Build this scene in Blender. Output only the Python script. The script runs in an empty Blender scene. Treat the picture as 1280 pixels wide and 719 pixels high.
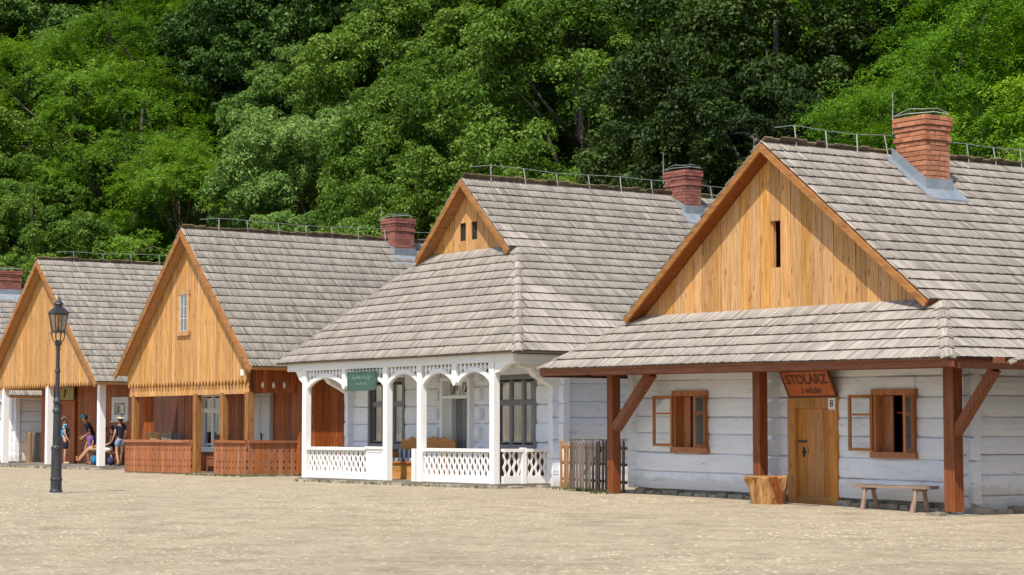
import bpy, bmesh, math, random
import numpy as np
from mathutils import Vector, Matrix, Euler

scene = bpy.context.scene
col = scene.collection
R = math.radians
rnd = random.Random(7)

# ------------------------------------------------------------------ camera, light, exposure
EYE = 1.28
F_PX = 2665.0
PITCH = math.atan(180.5 / F_PX)
cam_d = bpy.data.cameras.new('camera')
cam = bpy.data.objects.new('camera', cam_d)
col.objects.link(cam)
cam_d.sensor_width = 36.0
cam_d.lens = F_PX / 1280.0 * 36.0
cam_d.clip_start = 0.1
cam_d.clip_end = 3000
cam.location = (0, 0, EYE)
cam.rotation_euler = (R(90) + PITCH, 0, 0)
scene.camera = cam

SUN_EL = R(55.5)
SUN_AZ = math.atan2(-0.26, -0.70)          # clockwise from +Y, the way towards the sun
world = bpy.data.worlds.new('World')
scene.world = world
world.use_nodes = True
wn = world.node_tree.nodes
wl = world.node_tree.links
for n in list(wn):
    wn.remove(n)
sky = wn.new('ShaderNodeTexSky')
sky.sky_type = 'NISHITA'
sky.sun_disc = False
sky.sun_elevation = SUN_EL
sky.sun_rotation = SUN_AZ % (2 * math.pi)
bgn = wn.new('ShaderNodeBackground')
bgn.inputs['Strength'].default_value = 0.15
wo = wn.new('ShaderNodeOutputWorld')
wl.new(sky.outputs['Color'], bgn.inputs['Color'])
wl.new(bgn.outputs['Background'], wo.inputs['Surface'])

sun_d = bpy.data.lights.new('sun', 'SUN')
sun_d.energy = 4.6
sun_d.angle = R(0.5)
sun_d.color = (1.0, 0.94, 0.84)
sun = bpy.data.objects.new('sun', sun_d)
col.objects.link(sun)
to_sun = Vector((math.sin(SUN_AZ) * math.cos(SUN_EL), math.cos(SUN_AZ) * math.cos(SUN_EL), math.sin(SUN_EL)))
sun.rotation_euler = (-to_sun).to_track_quat('-Z', 'Y').to_euler()
sun.location = (-30, -60, 90)

scene.view_settings.view_transform = 'Standard'
scene.view_settings.look = 'None'
scene.view_settings.exposure = 0.16
scene.view_settings.gamma = 1.0

# ------------------------------------------------------------------ materials
def nmat(name):
    m = bpy.data.materials.new(name)
    m.use_nodes = True
    nt = m.node_tree
    for n in list(nt.nodes):
        nt.nodes.remove(n)
    out = nt.nodes.new('ShaderNodeOutputMaterial')
    b = nt.nodes.new('ShaderNodeBsdfPrincipled')
    nt.links.new(b.outputs['BSDF'], out.inputs['Surface'])
    return m, nt, b, out

def N(nt, typ, **kw):
    n = nt.nodes.new(typ)
    for k, v in kw.items():
        if k in n.inputs.keys():
            n.inputs[k].default_value = v
        else:
            setattr(n, k, v)
    return n

def mathn(nt, op, a, b=None, clamp=False):
    n = nt.nodes.new('ShaderNodeMath')
    n.operation = op
    n.use_clamp = clamp
    for i, v in enumerate((a, b)):
        if v is None:
            continue
        if hasattr(v, 'is_output'):
            nt.links.new(v, n.inputs[i])
        else:
            n.inputs[i].default_value = v
    return n.outputs[0]

def rand_socket(nt):
    oi = nt.nodes.new('ShaderNodeObjectInfo')
    ge = nt.nodes.new('ShaderNodeNewGeometry')
    s = mathn(nt, 'ADD', oi.outputs['Random'], ge.outputs['Random Per Island'])
    return mathn(nt, 'FRACT', s)

def ramp(nt, fac, stops):
    r = nt.nodes.new('ShaderNodeValToRGB')
    el = r.color_ramp.elements
    while len(el) < len(stops):
        el.new(0.5)
    for e, (p, c) in zip(el, stops):
        e.position = p
        e.color = (c[0], c[1], c[2], 1)
    nt.links.new(fac, r.inputs['Fac'])
    return r.outputs['Color']

def mixc(nt, fac, a, b, mode='MIX'):
    n = nt.nodes.new('ShaderNodeMix')
    n.data_type = 'RGBA'
    n.blend_type = mode
    for sock, v in ((n.inputs['Factor'], fac), (n.inputs['A'], a), (n.inputs['B'], b)):
        if hasattr(v, 'is_output'):
            nt.links.new(v, sock)
        elif isinstance(v, (int, float)):
            sock.default_value = v
        else:
            sock.default_value = (v[0], v[1], v[2], 1)
    return n.outputs['Result']

def scaled_coords(nt, scale, rnd_s=None, which='Object'):
    tc = nt.nodes.new('ShaderNodeTexCoord')
    v = nt.nodes.new('ShaderNodeVectorMath')
    v.operation = 'MULTIPLY'
    nt.links.new(tc.outputs[which], v.inputs[0])
    v.inputs[1].default_value = scale
    o = v.outputs[0]
    if rnd_s is not None:
        a = nt.nodes.new('ShaderNodeVectorMath')
        a.operation = 'ADD'
        nt.links.new(o, a.inputs[0])
        mu = mathn(nt, 'MULTIPLY', rnd_s, 57.0)
        nt.links.new(mu, a.inputs[1])
        o = a.outputs[0]
    return o

def bump(nt, b, h, strength, dist):
    bn = nt.nodes.new('ShaderNodeBump')
    bn.inputs['Strength'].default_value = strength
    bn.inputs['Distance'].default_value = dist
    nt.links.new(h, bn.inputs['Height'])
    nt.links.new(bn.outputs['Normal'], b.inputs['Normal'])

def wood(name, dark, mid, light, axis='Z', which='Object', rough=0.75, var=0.35, grain=1.0, knots=True, dist=0.006, stretch=26.0):
    m, nt, b, out = nmat(name)
    r = rand_socket(nt)
    lo = 1.6
    sc = [stretch] * 3
    if which == 'UV':
        sc = [stretch, lo, 1]
    else:
        sc['XYZ'.index(axis)] = lo
    co = scaled_coords(nt, sc, r, which)
    n1 = N(nt, 'ShaderNodeTexNoise', Scale=1.0, Detail=6.0, Roughness=0.65)
    nt.links.new(co, n1.inputs['Vector'])
    c = ramp(nt, n1.outputs['Fac'], [(0.28, dark), (0.5, mid), (0.74, light)])
    c = mixc(nt, grain, mid, c)
    # piece to piece value change
    v = mathn(nt, 'MULTIPLY_ADD', r, var * 2)
    v.node.inputs[2].default_value = 1 - var
    hv = nt.nodes.new('ShaderNodeHueSaturation')
    nt.links.new(c, hv.inputs['Color'])
    nt.links.new(v, hv.inputs['Value'])
    sr = mathn(nt, 'FRACT', mathn(nt, 'MULTIPLY', r, 13.7))
    sv = mathn(nt, 'MULTIPLY_ADD', sr, 0.16)
    sv.node.inputs[2].default_value = 0.92
    nt.links.new(sv, hv.inputs['Saturation'])
    c = hv.outputs['Color']
    if knots:
        sc2 = [7.0] * 3
        if which == 'UV':
            sc2 = [7.0, 2.0, 1]
        else:
            sc2['XYZ'.index(axis)] = 2.2
        co2 = scaled_coords(nt, sc2, r, which)
        vo = N(nt, 'ShaderNodeTexVoronoi', Scale=1.0)
        nt.links.new(co2, vo.inputs['Vector'])
        kf = ramp(nt, vo.outputs['Distance'], [(0.08, (0.75,) * 3), (0.2, (0,) * 3)])
        c = mixc(nt, kf, c, tuple(x * 0.55 for x in dark))
    nt.links.new(c, b.inputs['Base Color'])
    b.inputs['Roughness'].default_value = rough
    bump(nt, b, n1.outputs['Fac'], 0.6, dist)
    return m

def plain(name, c1, c2, scale=6.0, rough=0.8, metallic=0.0, dist=0.004, detail=5.0, strength=0.5, spec=0.5):
    m, nt, b, out = nmat(name)
    r = rand_socket(nt)
    co = scaled_coords(nt, (scale,) * 3, r)
    n1 = N(nt, 'ShaderNodeTexNoise', Scale=1.0, Detail=detail, Roughness=0.6)
    nt.links.new(co, n1.inputs['Vector'])
    f = mathn(nt, 'ADD', n1.outputs['Fac'], mathn(nt, 'MULTIPLY', mathn(nt, 'SUBTRACT', r, 0.5), 0.35))
    c = ramp(nt, f, [(0.3, c1), (0.7, c2)])
    nt.links.new(c, b.inputs['Base Color'])
    b.inputs['Roughness'].default_value = rough
    b.inputs['Metallic'].default_value = metallic
    b.inputs['Specular IOR Level'].default_value = spec
    bump(nt, b, n1.outputs['Fac'], strength, dist)
    return m

def glass_mat(name, rough=0.03, alpha=0.75, tint=(0.8, 0.86, 0.88), refl=0.8):
    m, nt, b, out = nmat(name)
    nt.nodes.remove(b)
    tr = N(nt, 'ShaderNodeBsdfTransparent', Color=(*tint, 1))
    gl = N(nt, 'ShaderNodeBsdfGlossy', Color=(1, 1, 1, 1), Roughness=rough)
    fr = N(nt, 'ShaderNodeFresnel', IOR=1.55)
    f = mathn(nt, 'MULTIPLY_ADD', fr.outputs[0], refl, True)
    f.node.inputs[2].default_value = 0.02
    mx = nt.nodes.new('ShaderNodeMixShader')
    nt.links.new(f, mx.inputs[0])
    nt.links.new(tr.outputs[0], mx.inputs[1])
    nt.links.new(gl.outputs[0], mx.inputs[2])
    nt.links.new(mx.outputs[0], out.inputs['Surface'])
    return m

M = {}
for ax in 'XYZ':
    M['gold' + ax] = wood('golden_larch_' + ax, (0.30, 0.13, 0.036), (0.53, 0.272, 0.09), (0.67, 0.40, 0.165), ax, var=0.17)
    M['red' + ax] = wood('red_brown_stain_' + ax, (0.15, 0.032, 0.005), (0.34, 0.080, 0.012), (0.48, 0.14, 0.024), ax, var=0.25, rough=0.6)
    M['barge' + ax] = wood('orange_board_' + ax, (0.19, 0.075, 0.02), (0.32, 0.14, 0.04), (0.42, 0.205, 0.065), ax, var=0.12, stretch=12.0)
    M['frame' + ax] = wood('red_brown_frame_' + ax, (0.24, 0.075, 0.022), (0.40, 0.145, 0.045), (0.50, 0.21, 0.07), ax, var=0.1)
    M['rail' + ax] = wood('carved_rail_' + ax, (0.19, 0.058, 0.022), (0.33, 0.115, 0.042), (0.43, 0.18, 0.075), ax, var=0.15)
    M['brown' + ax] = wood('brown_oak_' + ax, (0.12, 0.03, 0.008), (0.215, 0.060, 0.016), (0.31, 0.10, 0.028), ax, var=0.12, rough=0.6)
    M['white' + ax] = wood('white_paint_' + ax, (0.74, 0.73, 0.70), (0.83, 0.82, 0.80), (0.87, 0.86, 0.84), ax, var=0.04, knots=False, dist=0.003)
    M['grey' + ax] = wood('weathered_grey_' + ax, (0.11, 0.09, 0.07), (0.22, 0.185, 0.15), (0.36, 0.31, 0.26), ax, var=0.35)
    M['door' + ax] = wood('ochre_door_' + ax, (0.30, 0.11, 0.02), (0.48, 0.20, 0.038), (0.58, 0.28, 0.07), ax, var=0.14, rough=0.55)
M['shingle'] = wood('weathered_shingle', (0.155, 0.132, 0.108), (0.365, 0.32, 0.27), (0.565, 0.505, 0.43), 'Y', which='UV', var=0.22, knots=False, dist=0.006, stretch=55.0, rough=0.85)
M['shingle_end'] = plain('shingle_end_grain', (0.05, 0.038, 0.03), (0.12, 0.095, 0.075), 30.0, 0.95)  # weathered end grain, darkened further to paint shade into the course lines
M['comb'] = plain('mossy_ridge', (0.07, 0.05, 0.03), (0.20, 0.155, 0.08), 9.0)
M['darkbrown'] = wood('dark_brown_wood', (0.04, 0.012, 0.006), (0.085, 0.026, 0.011), (0.13, 0.042, 0.017), 'Z', var=0.15)

def lime_material():
    m, nt, b, out = nmat('limewashed_log')
    r = rand_socket(nt)
    co = scaled_coords(nt, (1.2, 9, 9), r)
    n1 = N(nt, 'ShaderNodeTexNoise', Scale=1.0, Detail=7.0, Roughness=0.7)
    nt.links.new(co, n1.inputs['Vector'])
    c = ramp(nt, n1.outputs['Fac'], [(0.27, (0.50, 0.52, 0.56)), (0.38, (0.75, 0.78, 0.84)), (0.7, (0.82, 0.845, 0.89))])
    co2 = scaled_coords(nt, (6, 40, 40), r)
    n2 = N(nt, 'ShaderNodeTexNoise', Scale=1.0, Detail=4.0, Roughness=0.6)
    nt.links.new(co2, n2.inputs['Vector'])
    chips = ramp(nt, n2.outputs['Fac'], [(0.30, (0.8,) * 3), (0.36, (0,) * 3)])
    c = mixc(nt, chips, c, (0.30, 0.24, 0.19))
    ge = nt.nodes.new('ShaderNodeNewGeometry')
    sx = nt.nodes.new('ShaderNodeSeparateXYZ')
    nt.links.new(ge.outputs['Position'], sx.inputs[0])
    n4 = N(nt, 'ShaderNodeTexNoise', Scale=2.2, Detail=6.0, Roughness=0.65)
    nt.links.new(ge.outputs['Position'], n4.inputs['Vector'])
    hz = mathn(nt, 'ADD', sx.outputs['Z'], mathn(nt, 'MULTIPLY', n4.outputs['Fac'], -0.6))
    mud = ramp(nt, hz, [(0.0, (0.35,) * 3), (0.1, (0,) * 3)])
    c = mixc(nt, mud, c, (0.42, 0.36, 0.28))
    st = ramp(nt, n4.outputs['Fac'], [(0.56, (0,) * 3), (0.75, (0.15,) * 3)])
    c = mixc(nt, st, c, (0.52, 0.48, 0.44))
    nt.links.new(c, b.inputs['Base Color'])
    b.inputs['Roughness'].default_value = 0.9
    b.inputs['Specular IOR Level'].default_value = 0.2
    bump(nt, b, n1.outputs['Fac'], 0.9, 0.02)
    return m
M['lime'] = lime_material()
M['brick'] = plain('orange_brick', (0.32, 0.11, 0.055), (0.50, 0.22, 0.115), 14.0, 0.9)
M['brick_red'] = plain('red_brick', (0.20, 0.062, 0.045), (0.36, 0.135, 0.10), 14.0, 0.9)
M['mortar'] = plain('mortar', (0.09, 0.075, 0.06), (0.19, 0.165, 0.14), 20.0, 0.95)
M['zinc'] = plain('zinc_flashing', (0.25, 0.285, 0.32), (0.40, 0.44, 0.48), 3.0, 0.4, 0.35, 0.002)
M['wire'] = plain('galvanised_wire', (0.34, 0.34, 0.33), (0.48, 0.48, 0.46), 8.0, 0.55, 0.5)
M['stone'] = plain('field_stone', (0.20, 0.175, 0.135), (0.42, 0.375, 0.30), 7.0, 0.92, dist=0.02)
M['stone_moss'] = plain('mossy_stone', (0.12, 0.13, 0.05), (0.34, 0.30, 0.21), 6.0, 0.95, dist=0.02)
M['iron'] = plain('black_cast_iron', (0.018, 0.019, 0.021), (0.04, 0.042, 0.046), 5.0, 0.45, 0.0, 0.002)
M['greypaint'] = plain('grey_paint', (0.15, 0.15, 0.16), (0.21, 0.21, 0.225), 6.0, 0.5, dist=0.001)
M['palepaint'] = plain('pale_grey_paint', (0.54, 0.54, 0.53), (0.64, 0.64, 0.63), 6.0, 0.6, dist=0.001)
M['dark'] = plain('dark_interior', (0.012, 0.010, 0.009), (0.03, 0.025, 0.02), 3.0, 0.9)  # near-black colour standing in for the darkness of unlit interiors
M['signgreen'] = plain('green_sign_paint', (0.035, 0.085, 0.065), (0.06, 0.13, 0.095), 8.0, 0.5)
M['signgreenlight'] = plain('pale_green_lettering', (0.14, 0.22, 0.17), (0.18, 0.27, 0.21), 8.0, 0.6)
M['signorange'] = plain('orange_sign_paint', (0.40, 0.095, 0.015), (0.52, 0.13, 0.02), 7.0, 0.5)
M['ink'] = plain('dark_lettering', (0.075, 0.02, 0.008), (0.11, 0.03, 0.012), 7.0, 0.6)
M['black'] = plain('black_paint', (0.01, 0.01, 0.01), (0.02, 0.02, 0.02), 7.0, 0.5)
M['enamel'] = plain('white_enamel', (0.74, 0.73, 0.69), (0.80, 0.79, 0.76), 7.0, 0.3)
M['yellowboard'] = plain('ochre_board', (0.30, 0.23, 0.07), (0.42, 0.33, 0.11), 7.0, 0.6)
M['redstripe'] = plain('red_stripe_paint', (0.30, 0.035, 0.025), (0.38, 0.05, 0.03), 7.0, 0.6)
M['curtain'] = plain('brown_curtain', (0.50, 0.19, 0.055), (0.66, 0.30, 0.10), 4.0, 0.9)
M['netcurtain'] = plain('pale_curtain', (0.45, 0.44, 0.42), (0.6, 0.59, 0.56), 9.0, 0.9)
M['cushion_blue'] = plain('blue_stripe_fabric', (0.05, 0.07, 0.13), (0.09, 0.11, 0.18), 9.0, 0.9)
M['cushion_pale'] = plain('pale_stripe_fabric', (0.36, 0.38, 0.40), (0.46, 0.47, 0.48), 9.0, 0.9)
M['glass'] = glass_mat('window_glass', 0.03, 0.75, (0.93, 0.94, 0.95), 0.5)
M['sashglass'] = glass_mat('sash_glass', 0.03, 0.75, (0.97, 0.975, 0.98), 0.12)
M['lampglass'] = glass_mat('lamp_glass', 0.15, 0.8, (0.86, 0.84, 0.80))
M['cut'] = wood('split_wood', (0.12, 0.045, 0.015), (0.36, 0.175, 0.06), (0.60, 0.37, 0.16), 'Z', var=0.1, knots=True, stretch=17, dist=0.05)
M['bark'] = plain('tree_bark', (0.045, 0.035, 0.025), (0.14, 0.115, 0.09), 6.0, 0.95, dist=0.03)

def ground_material():
    m, nt, b, out = nmat('sandy_square')
    tc = nt.nodes.new('ShaderNodeTexCoord')
    n1 = N(nt, 'ShaderNodeTexNoise', Scale=0.35, Detail=8.0, Roughness=0.62)
    n2 = N(nt, 'ShaderNodeTexNoise', Scale=9.0, Detail=8.0, Roughness=0.7)
    for n in (n1, n2):
        nt.links.new(tc.outputs['Object'], n.inputs['Vector'])
    c = ramp(nt, n1.outputs['Fac'], [(0.3, (0.45, 0.372, 0.262)), (0.55, (0.53, 0.44, 0.31)), (0.75, (0.46, 0.385, 0.265))])
    c2 = ramp(nt, n2.outputs['Fac'], [(0.3, (0.62, 0.61, 0.58)), (0.6, (1.0, 1.0, 1.0)), (0.75, (1.12, 1.1, 1.06))])
    n3 = N(nt, 'ShaderNodeTexNoise', Scale=1.3, Detail=9.0, Roughness=0.68)
    nt.links.new(tc.outputs['Object'], n3.inputs['Vector'])
    c3 = ramp(nt, n3.outputs['Fac'], [(0.35, (0.76, 0.75, 0.73)), (0.49, (0.97,) * 3), (0.64, (1.06,) * 3)])
    c = mixc(nt, 1.0, c, c2, 'MULTIPLY')
    c = mixc(nt, 1.0, c, c3, 'MULTIPLY')
    nt.links.new(c, b.inputs['Base Color'])
    b.inputs['Roughness'].default_value = 0.95
    b.inputs['Specular IOR Level'].default_value = 0.15
    bump(nt, b, n2.outputs['Fac'], 1.0, 0.05)
    return m
M['ground'] = ground_material()

def cobble_material():
    m, nt, b, out = nmat('sanded_cobble')
    r = rand_socket(nt)
    tc = nt.nodes.new('ShaderNodeTexCoord')
    n1 = N(nt, 'ShaderNodeTexNoise', Scale=0.22, Detail=6.0, Roughness=0.6)
    n2 = N(nt, 'ShaderNodeTexNoise', Scale=22.0, Detail=4.0, Roughness=0.6)
    for n in (n1, n2):
        nt.links.new(tc.outputs['Object'], n.inputs['Vector'])
    c = ramp(nt, r, [(0.0, (0.39, 0.325, 0.23)), (0.35, (0.46, 0.385, 0.275)), (0.8, (0.49, 0.41, 0.295)), (0.97, (0.52, 0.44, 0.32))])
    g = ramp(nt, n1.outputs['Fac'], [(0.46, (0,) * 3), (0.75, (0.5,) * 3)])
    c = mixc(nt, g, c, (0.27, 0.27, 0.14))
    c2 = ramp(nt, n2.outputs['Fac'], [(0.3, (0.8,) * 3), (0.65, (1.05,) * 3)])
    n3 = N(nt, 'ShaderNodeTexNoise', Scale=1.3, Detail=9.0, Roughness=0.68)
    nt.links.new(tc.outputs['Object'], n3.inputs['Vector'])
    c3 = ramp(nt, n3.outputs['Fac'], [(0.35, (0.76, 0.75, 0.73)), (0.49, (0.97,) * 3), (0.64, (1.06,) * 3)])
    c = mixc(nt, 1.0, c, c2, 'MULTIPLY')
    c = mixc(nt, 1.0, c, c3, 'MULTIPLY')
    nt.links.new(c, b.inputs['Base Color'])
    b.inputs['Roughness'].default_value = 0.93
    b.inputs['Specular IOR Level'].default_value = 0.15
    bump(nt, b, n2.outputs['Fac'], 0.5, 0.02)
    return m
M['cobble'] = cobble_material()
M['hill'] = plain('hill_soil', (0.018, 0.024, 0.009), (0.05, 0.055, 0.022), 0.7, 0.95, dist=0.1)

def leaf_material(name, lo, mid, hi, trans=0.3, spec=0.22, rough=0.55):
    m, nt, b, out = nmat(name)
    at = nt.nodes.new('ShaderNodeAttribute')
    at.attribute_name = 'tint'
    oi = nt.nodes.new('ShaderNodeObjectInfo')
    f = mathn(nt, 'ADD', at.outputs['Fac'], mathn(nt, 'MULTIPLY', mathn(nt, 'SUBTRACT', oi.outputs['Random'], 0.5), 0.35), True)
    c = ramp(nt, f, [(0.05, lo), (0.5, mid), (0.95, hi)])
    nt.links.new(c, b.inputs['Base Color'])
    b.inputs['Roughness'].default_value = rough
    b.inputs['Specular IOR Level'].default_value = spec
    tl = nt.nodes.new('ShaderNodeBsdfTranslucent')
    hs = N(nt, 'ShaderNodeHueSaturation', Hue=0.485, Saturation=1.1, Value=1.25)
    nt.links.new(c, hs.inputs['Color'])
    nt.links.new(hs.outputs['Color'], tl.inputs['Color'])
    mx = N(nt, 'ShaderNodeMixShader')
    mx.inputs[0].default_value = trans
    nt.links.new(b.outputs[0], mx.inputs[1])
    nt.links.new(tl.outputs[0], mx.inputs[2])
    nt.links.new(mx.outputs[0], out.inputs['Surface'])
    return m
M['leaf_locust'] = leaf_material('locust_leaf', (0.055, 0.14, 0.009), (0.125, 0.27, 0.018), (0.25, 0.42, 0.04), 0.33)
M['leaf_mid'] = leaf_material('hornbeam_leaf', (0.042, 0.10, 0.010), (0.10, 0.19, 0.022), (0.225, 0.335, 0.055), 0.3)
M['leaf_pale'] = leaf_material('ash_leaf', (0.065, 0.14, 0.024), (0.145, 0.255, 0.052), (0.30, 0.425, 0.12), 0.3)
M['leaf_feather'] = leaf_material('feathery_leaf', (0.055, 0.135, 0.010), (0.12, 0.245, 0.02), (0.225, 0.37, 0.045), 0.35)
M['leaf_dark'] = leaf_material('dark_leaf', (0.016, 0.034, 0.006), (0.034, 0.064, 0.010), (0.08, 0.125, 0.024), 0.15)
M['leaf_broad'] = leaf_material('broad_leaf', (0.024, 0.062, 0.010), (0.05, 0.11, 0.016), (0.115, 0.20, 0.04), 0.22)

# ------------------------------------------------------------------ mesh helpers
class MB:
    def __init__(s):
        s.v = []
        s.f = []
        s.m = None
    def add(s, vs, fs):
        o = len(s.v)
        if s.m is not None:
            vs = [tuple(s.m @ Vector(p)) for p in vs]
        s.v += [tuple(p) for p in vs]
        s.f += [tuple(i + o for i in f) for f in fs]
        return s
    def box(s, x0, x1, y0, y1, z0, z1):
        return s.add([(x0, y0, z0), (x1, y0, z0), (x1, y1, z0), (x0, y1, z0), (x0, y0, z1), (x1, y0, z1), (x1, y1, z1), (x0, y1, z1)],
                     [(0, 3, 2, 1), (4, 5, 6, 7), (0, 1, 5, 4), (1, 2, 6, 5), (2, 3, 7, 6), (3, 0, 4, 7)])
    def prism(s, poly, axis, a0, a1):
        # poly in the two other axes, in cyclic order
        n = len(poly)
        def mk(p, a):
            if axis == 'X': return (a, p[0], p[1])
            if axis == 'Y': return (p[0], a, p[1])
            return (p[0], p[1], a)
        vs = [mk(p, a0) for p in poly] + [mk(p, a1) for p in poly]
        fs = [tuple(range(n))[::-1], tuple(range(n, 2 * n))] + [(i, (i + 1) % n, n + (i + 1) % n, n + i) for i in range(n)]
        return s.add(vs, fs)
    def beam(s, p0, p1, w, h, upv=(0, 0, 1)):
        p0, p1 = Vector(p0), Vector(p1)
        d = (p1 - p0).normalized()
        u = Vector(upv)
        sd = d.cross(u)
        if sd.length < 1e-4:
            sd = d.cross(Vector((0, 1, 0)))
        sd.normalize()
        u = sd.cross(d)
        vs = []
        for p in (p0, p1):
            for a, b in ((-1, -1), (1, -1), (1, 1), (-1, 1)):
                vs.append(p + sd * a * w / 2 + u * b * h / 2)
        return s.add(vs, [(3, 2, 1, 0), (4, 5, 6, 7), (0, 1, 5, 4), (1, 2, 6, 5), (2, 3, 7, 6), (3, 0, 4, 7)])
    def tube(s, pts, rs, n=8):
        pts = [Vector(p) for p in pts]
        if not hasattr(rs, '__len__'):
            rs = [rs] * len(pts)
        vs, fs = [], []
        a = None
        for i, p in enumerate(pts):
            d = (pts[min(i + 1, len(pts) - 1)] - pts[max(i - 1, 0)]).normalized()
            if a is None:
                a = d.orthogonal().normalized()
            a = (a - d * a.dot(d)).normalized()
            b = d.cross(a)
            for k in range(n):
                t = 2 * math.pi * k / n
                vs.append(p + (a * math.cos(t) + b * math.sin(t)) * rs[i])
        for i in range(len(pts) - 1):
            for k in range(n):
                fs.append((i * n + k, i * n + (k + 1) % n, (i + 1) * n + (k + 1) % n, (i + 1) * n + k))
        fs.append(tuple(range(n))[::-1])
        fs.append(tuple(range((len(pts) - 1) * n, len(pts) * n)))
        return s.add(vs, fs)
    def lathe(s, prof, c=(0, 0, 0), n=12, ph=0.0):
        vs, fs = [], []
        for r, z in prof:
            for k in range(n):
                t = 2 * math.pi * k / n + ph
                vs.append((c[0] + r * math.cos(t), c[1] + r * math.sin(t), c[2] + z))
        for i in range(len(prof) - 1):
            for k in range(n):
                fs.append((i * n + k, i * n + (k + 1) % n, (i + 1) * n + (k + 1) % n, (i + 1) * n + k))
        fs.append(tuple(range(n))[::-1])
        fs.append(tuple(range((len(prof) - 1) * n, len(prof) * n)))
        return s.add(vs, fs)
    def ball(s, c, r, n=8, m=6, sc=(1, 1, 1)):
        prof = []
        vs, fs = [], []
        for i in range(m + 1):
            a = -math.pi / 2 + math.pi * (0.02 + 0.96 * i / m)
            for k in range(n):
                t = 2 * math.pi * k / n
                vs.append((c[0] + r * sc[0] * math.cos(a) * math.cos(t), c[1] + r * sc[1] * math.cos(a) * math.sin(t), c[2] + r * sc[2] * math.sin(a)))
        for i in range(m):
            for k in range(n):
                fs.append((i * n + k, i * n + (k + 1) % n, (i + 1) * n + (k + 1) % n, (i + 1) * n + k))
        fs.append(tuple(range(n))[::-1])
        fs.append(tuple(range(m * n, (m + 1) * n)))
        return s.add(vs, fs)
    def mesh(s, name, mat, smooth=False):
        me = bpy.data.meshes.new(name)
        me.from_pydata(s.v, [], s.f)
        if mat:
            me.materials.append(mat)
        if smooth:
            me.polygons.foreach_set('use_smooth', [True] * len(me.polygons))
        me.update()
        return me

def link(name, data, parent=None, loc=(0, 0, 0), rot=None, mat4=None):
    o = bpy.data.objects.new(name, data)
    col.objects.link(o)
    if parent is not None:
        o.parent = parent
    if mat4 is not None:
        o.matrix_basis = mat4
    else:
        o.location = loc
        if rot is not None:
            o.rotation_euler = rot
    return o

def tag(o, label=None, cat=None, group=None, kind=None):
    if label: o['label'] = label
    if cat: o['category'] = cat
    if group: o['group'] = group
    if kind: o['kind'] = kind
    return o

_box_cache = {}
def box_mesh(name, w, d, l, mat, bev=0.006):
    """box w (x) by d (y) by l (z), its origin in the middle, edges eased"""
    key = (name, round(w, 3), round(d, 3), round(l, 3), mat.name)
    if key in _box_cache:
        return _box_cache[key]
    mb = MB()
    b = min(bev, w / 3, d / 3)
    poly = [(-w / 2 + b, -d / 2), (w / 2 - b, -d / 2), (w / 2, -d / 2 + b), (w / 2, d / 2 - b), (w / 2 - b, d / 2), (-w / 2 + b, d / 2), (-w / 2, d / 2 - b), (-w / 2, -d / 2 + b)]
    mb.prism(poly, 'Z', -l / 2, l / 2)
    _box_cache[key] = mb.mesh(name, mat)
    return _box_cache[key]

class House:
    def __init__(s, name, label, cat, ang, origin, shear=0.0, group=None):
        a = R(ang)
        s.root = link(name, None, None, origin, (0, 0, a - R(90)))
        tag(s.root, label, cat, group)
        s.shear = shear
        s.mw = Matrix.Translation(Vector(origin)) @ Matrix.Rotation(a - R(90), 4, 'Z')
    def part(s, name, mb, mat, parent=None, smooth=False, label=None, kind=None):
        if s.shear:
            mb.v = [(x, y, z + s.shear * x) for x, y, z in mb.v]
        o = link(name, mb.mesh(name, mat, smooth), parent or s.root)
        return tag(o, label, None, None, kind)
    def piece(s, name, mesh, parent, loc, rot=None, m3=None):
        loc = Vector(loc)
        loc.z += s.shear * loc.x
        if m3 is not None:
            return link(name, mesh, parent or s.root, mat4=Matrix.Translation(loc) @ m3.to_4x4())
        return link(name, mesh, parent or s.root, loc, rot)
    def W(s, x, y, z):
        return s.mw @ Vector((x, y, z + s.shear * x))

def jit(a):
    return rnd.uniform(-a, a)

# ------------------------------------------------------------------ roof of separate shingles
_sh_mesh = {}
def shingle_mesh(w, l, t):
    key = (round(w, 2), round(l, 3), t)
    if key not in _sh_mesh:
        mb = MB()
        w2 = key[0] / 2
        mb.add([(-w2, 0, 0), (w2, 0, 0), (w2, 0, t), (-w2, 0, t), (-w2, l, -0.004), (w2, l, -0.004), (w2, l, 0.006), (-w2, l, 0.006)],
               [(0, 1, 2, 3), (3, 2, 6, 7), (1, 5, 6, 2), (0, 3, 7, 4), (0, 4, 5, 1)])
        me = mb.mesh('shingle', M['shingle'])
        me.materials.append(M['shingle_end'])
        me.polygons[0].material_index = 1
        uv = me.uv_layers.new(name='UVMap')
        for lp in me.loops:
            c = me.vertices[lp.vertex_index].co
            uv.data[lp.index].uv = (c.x, c.y)
        _sh_mesh[key] = me
    return _sh_mesh[key]

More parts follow.
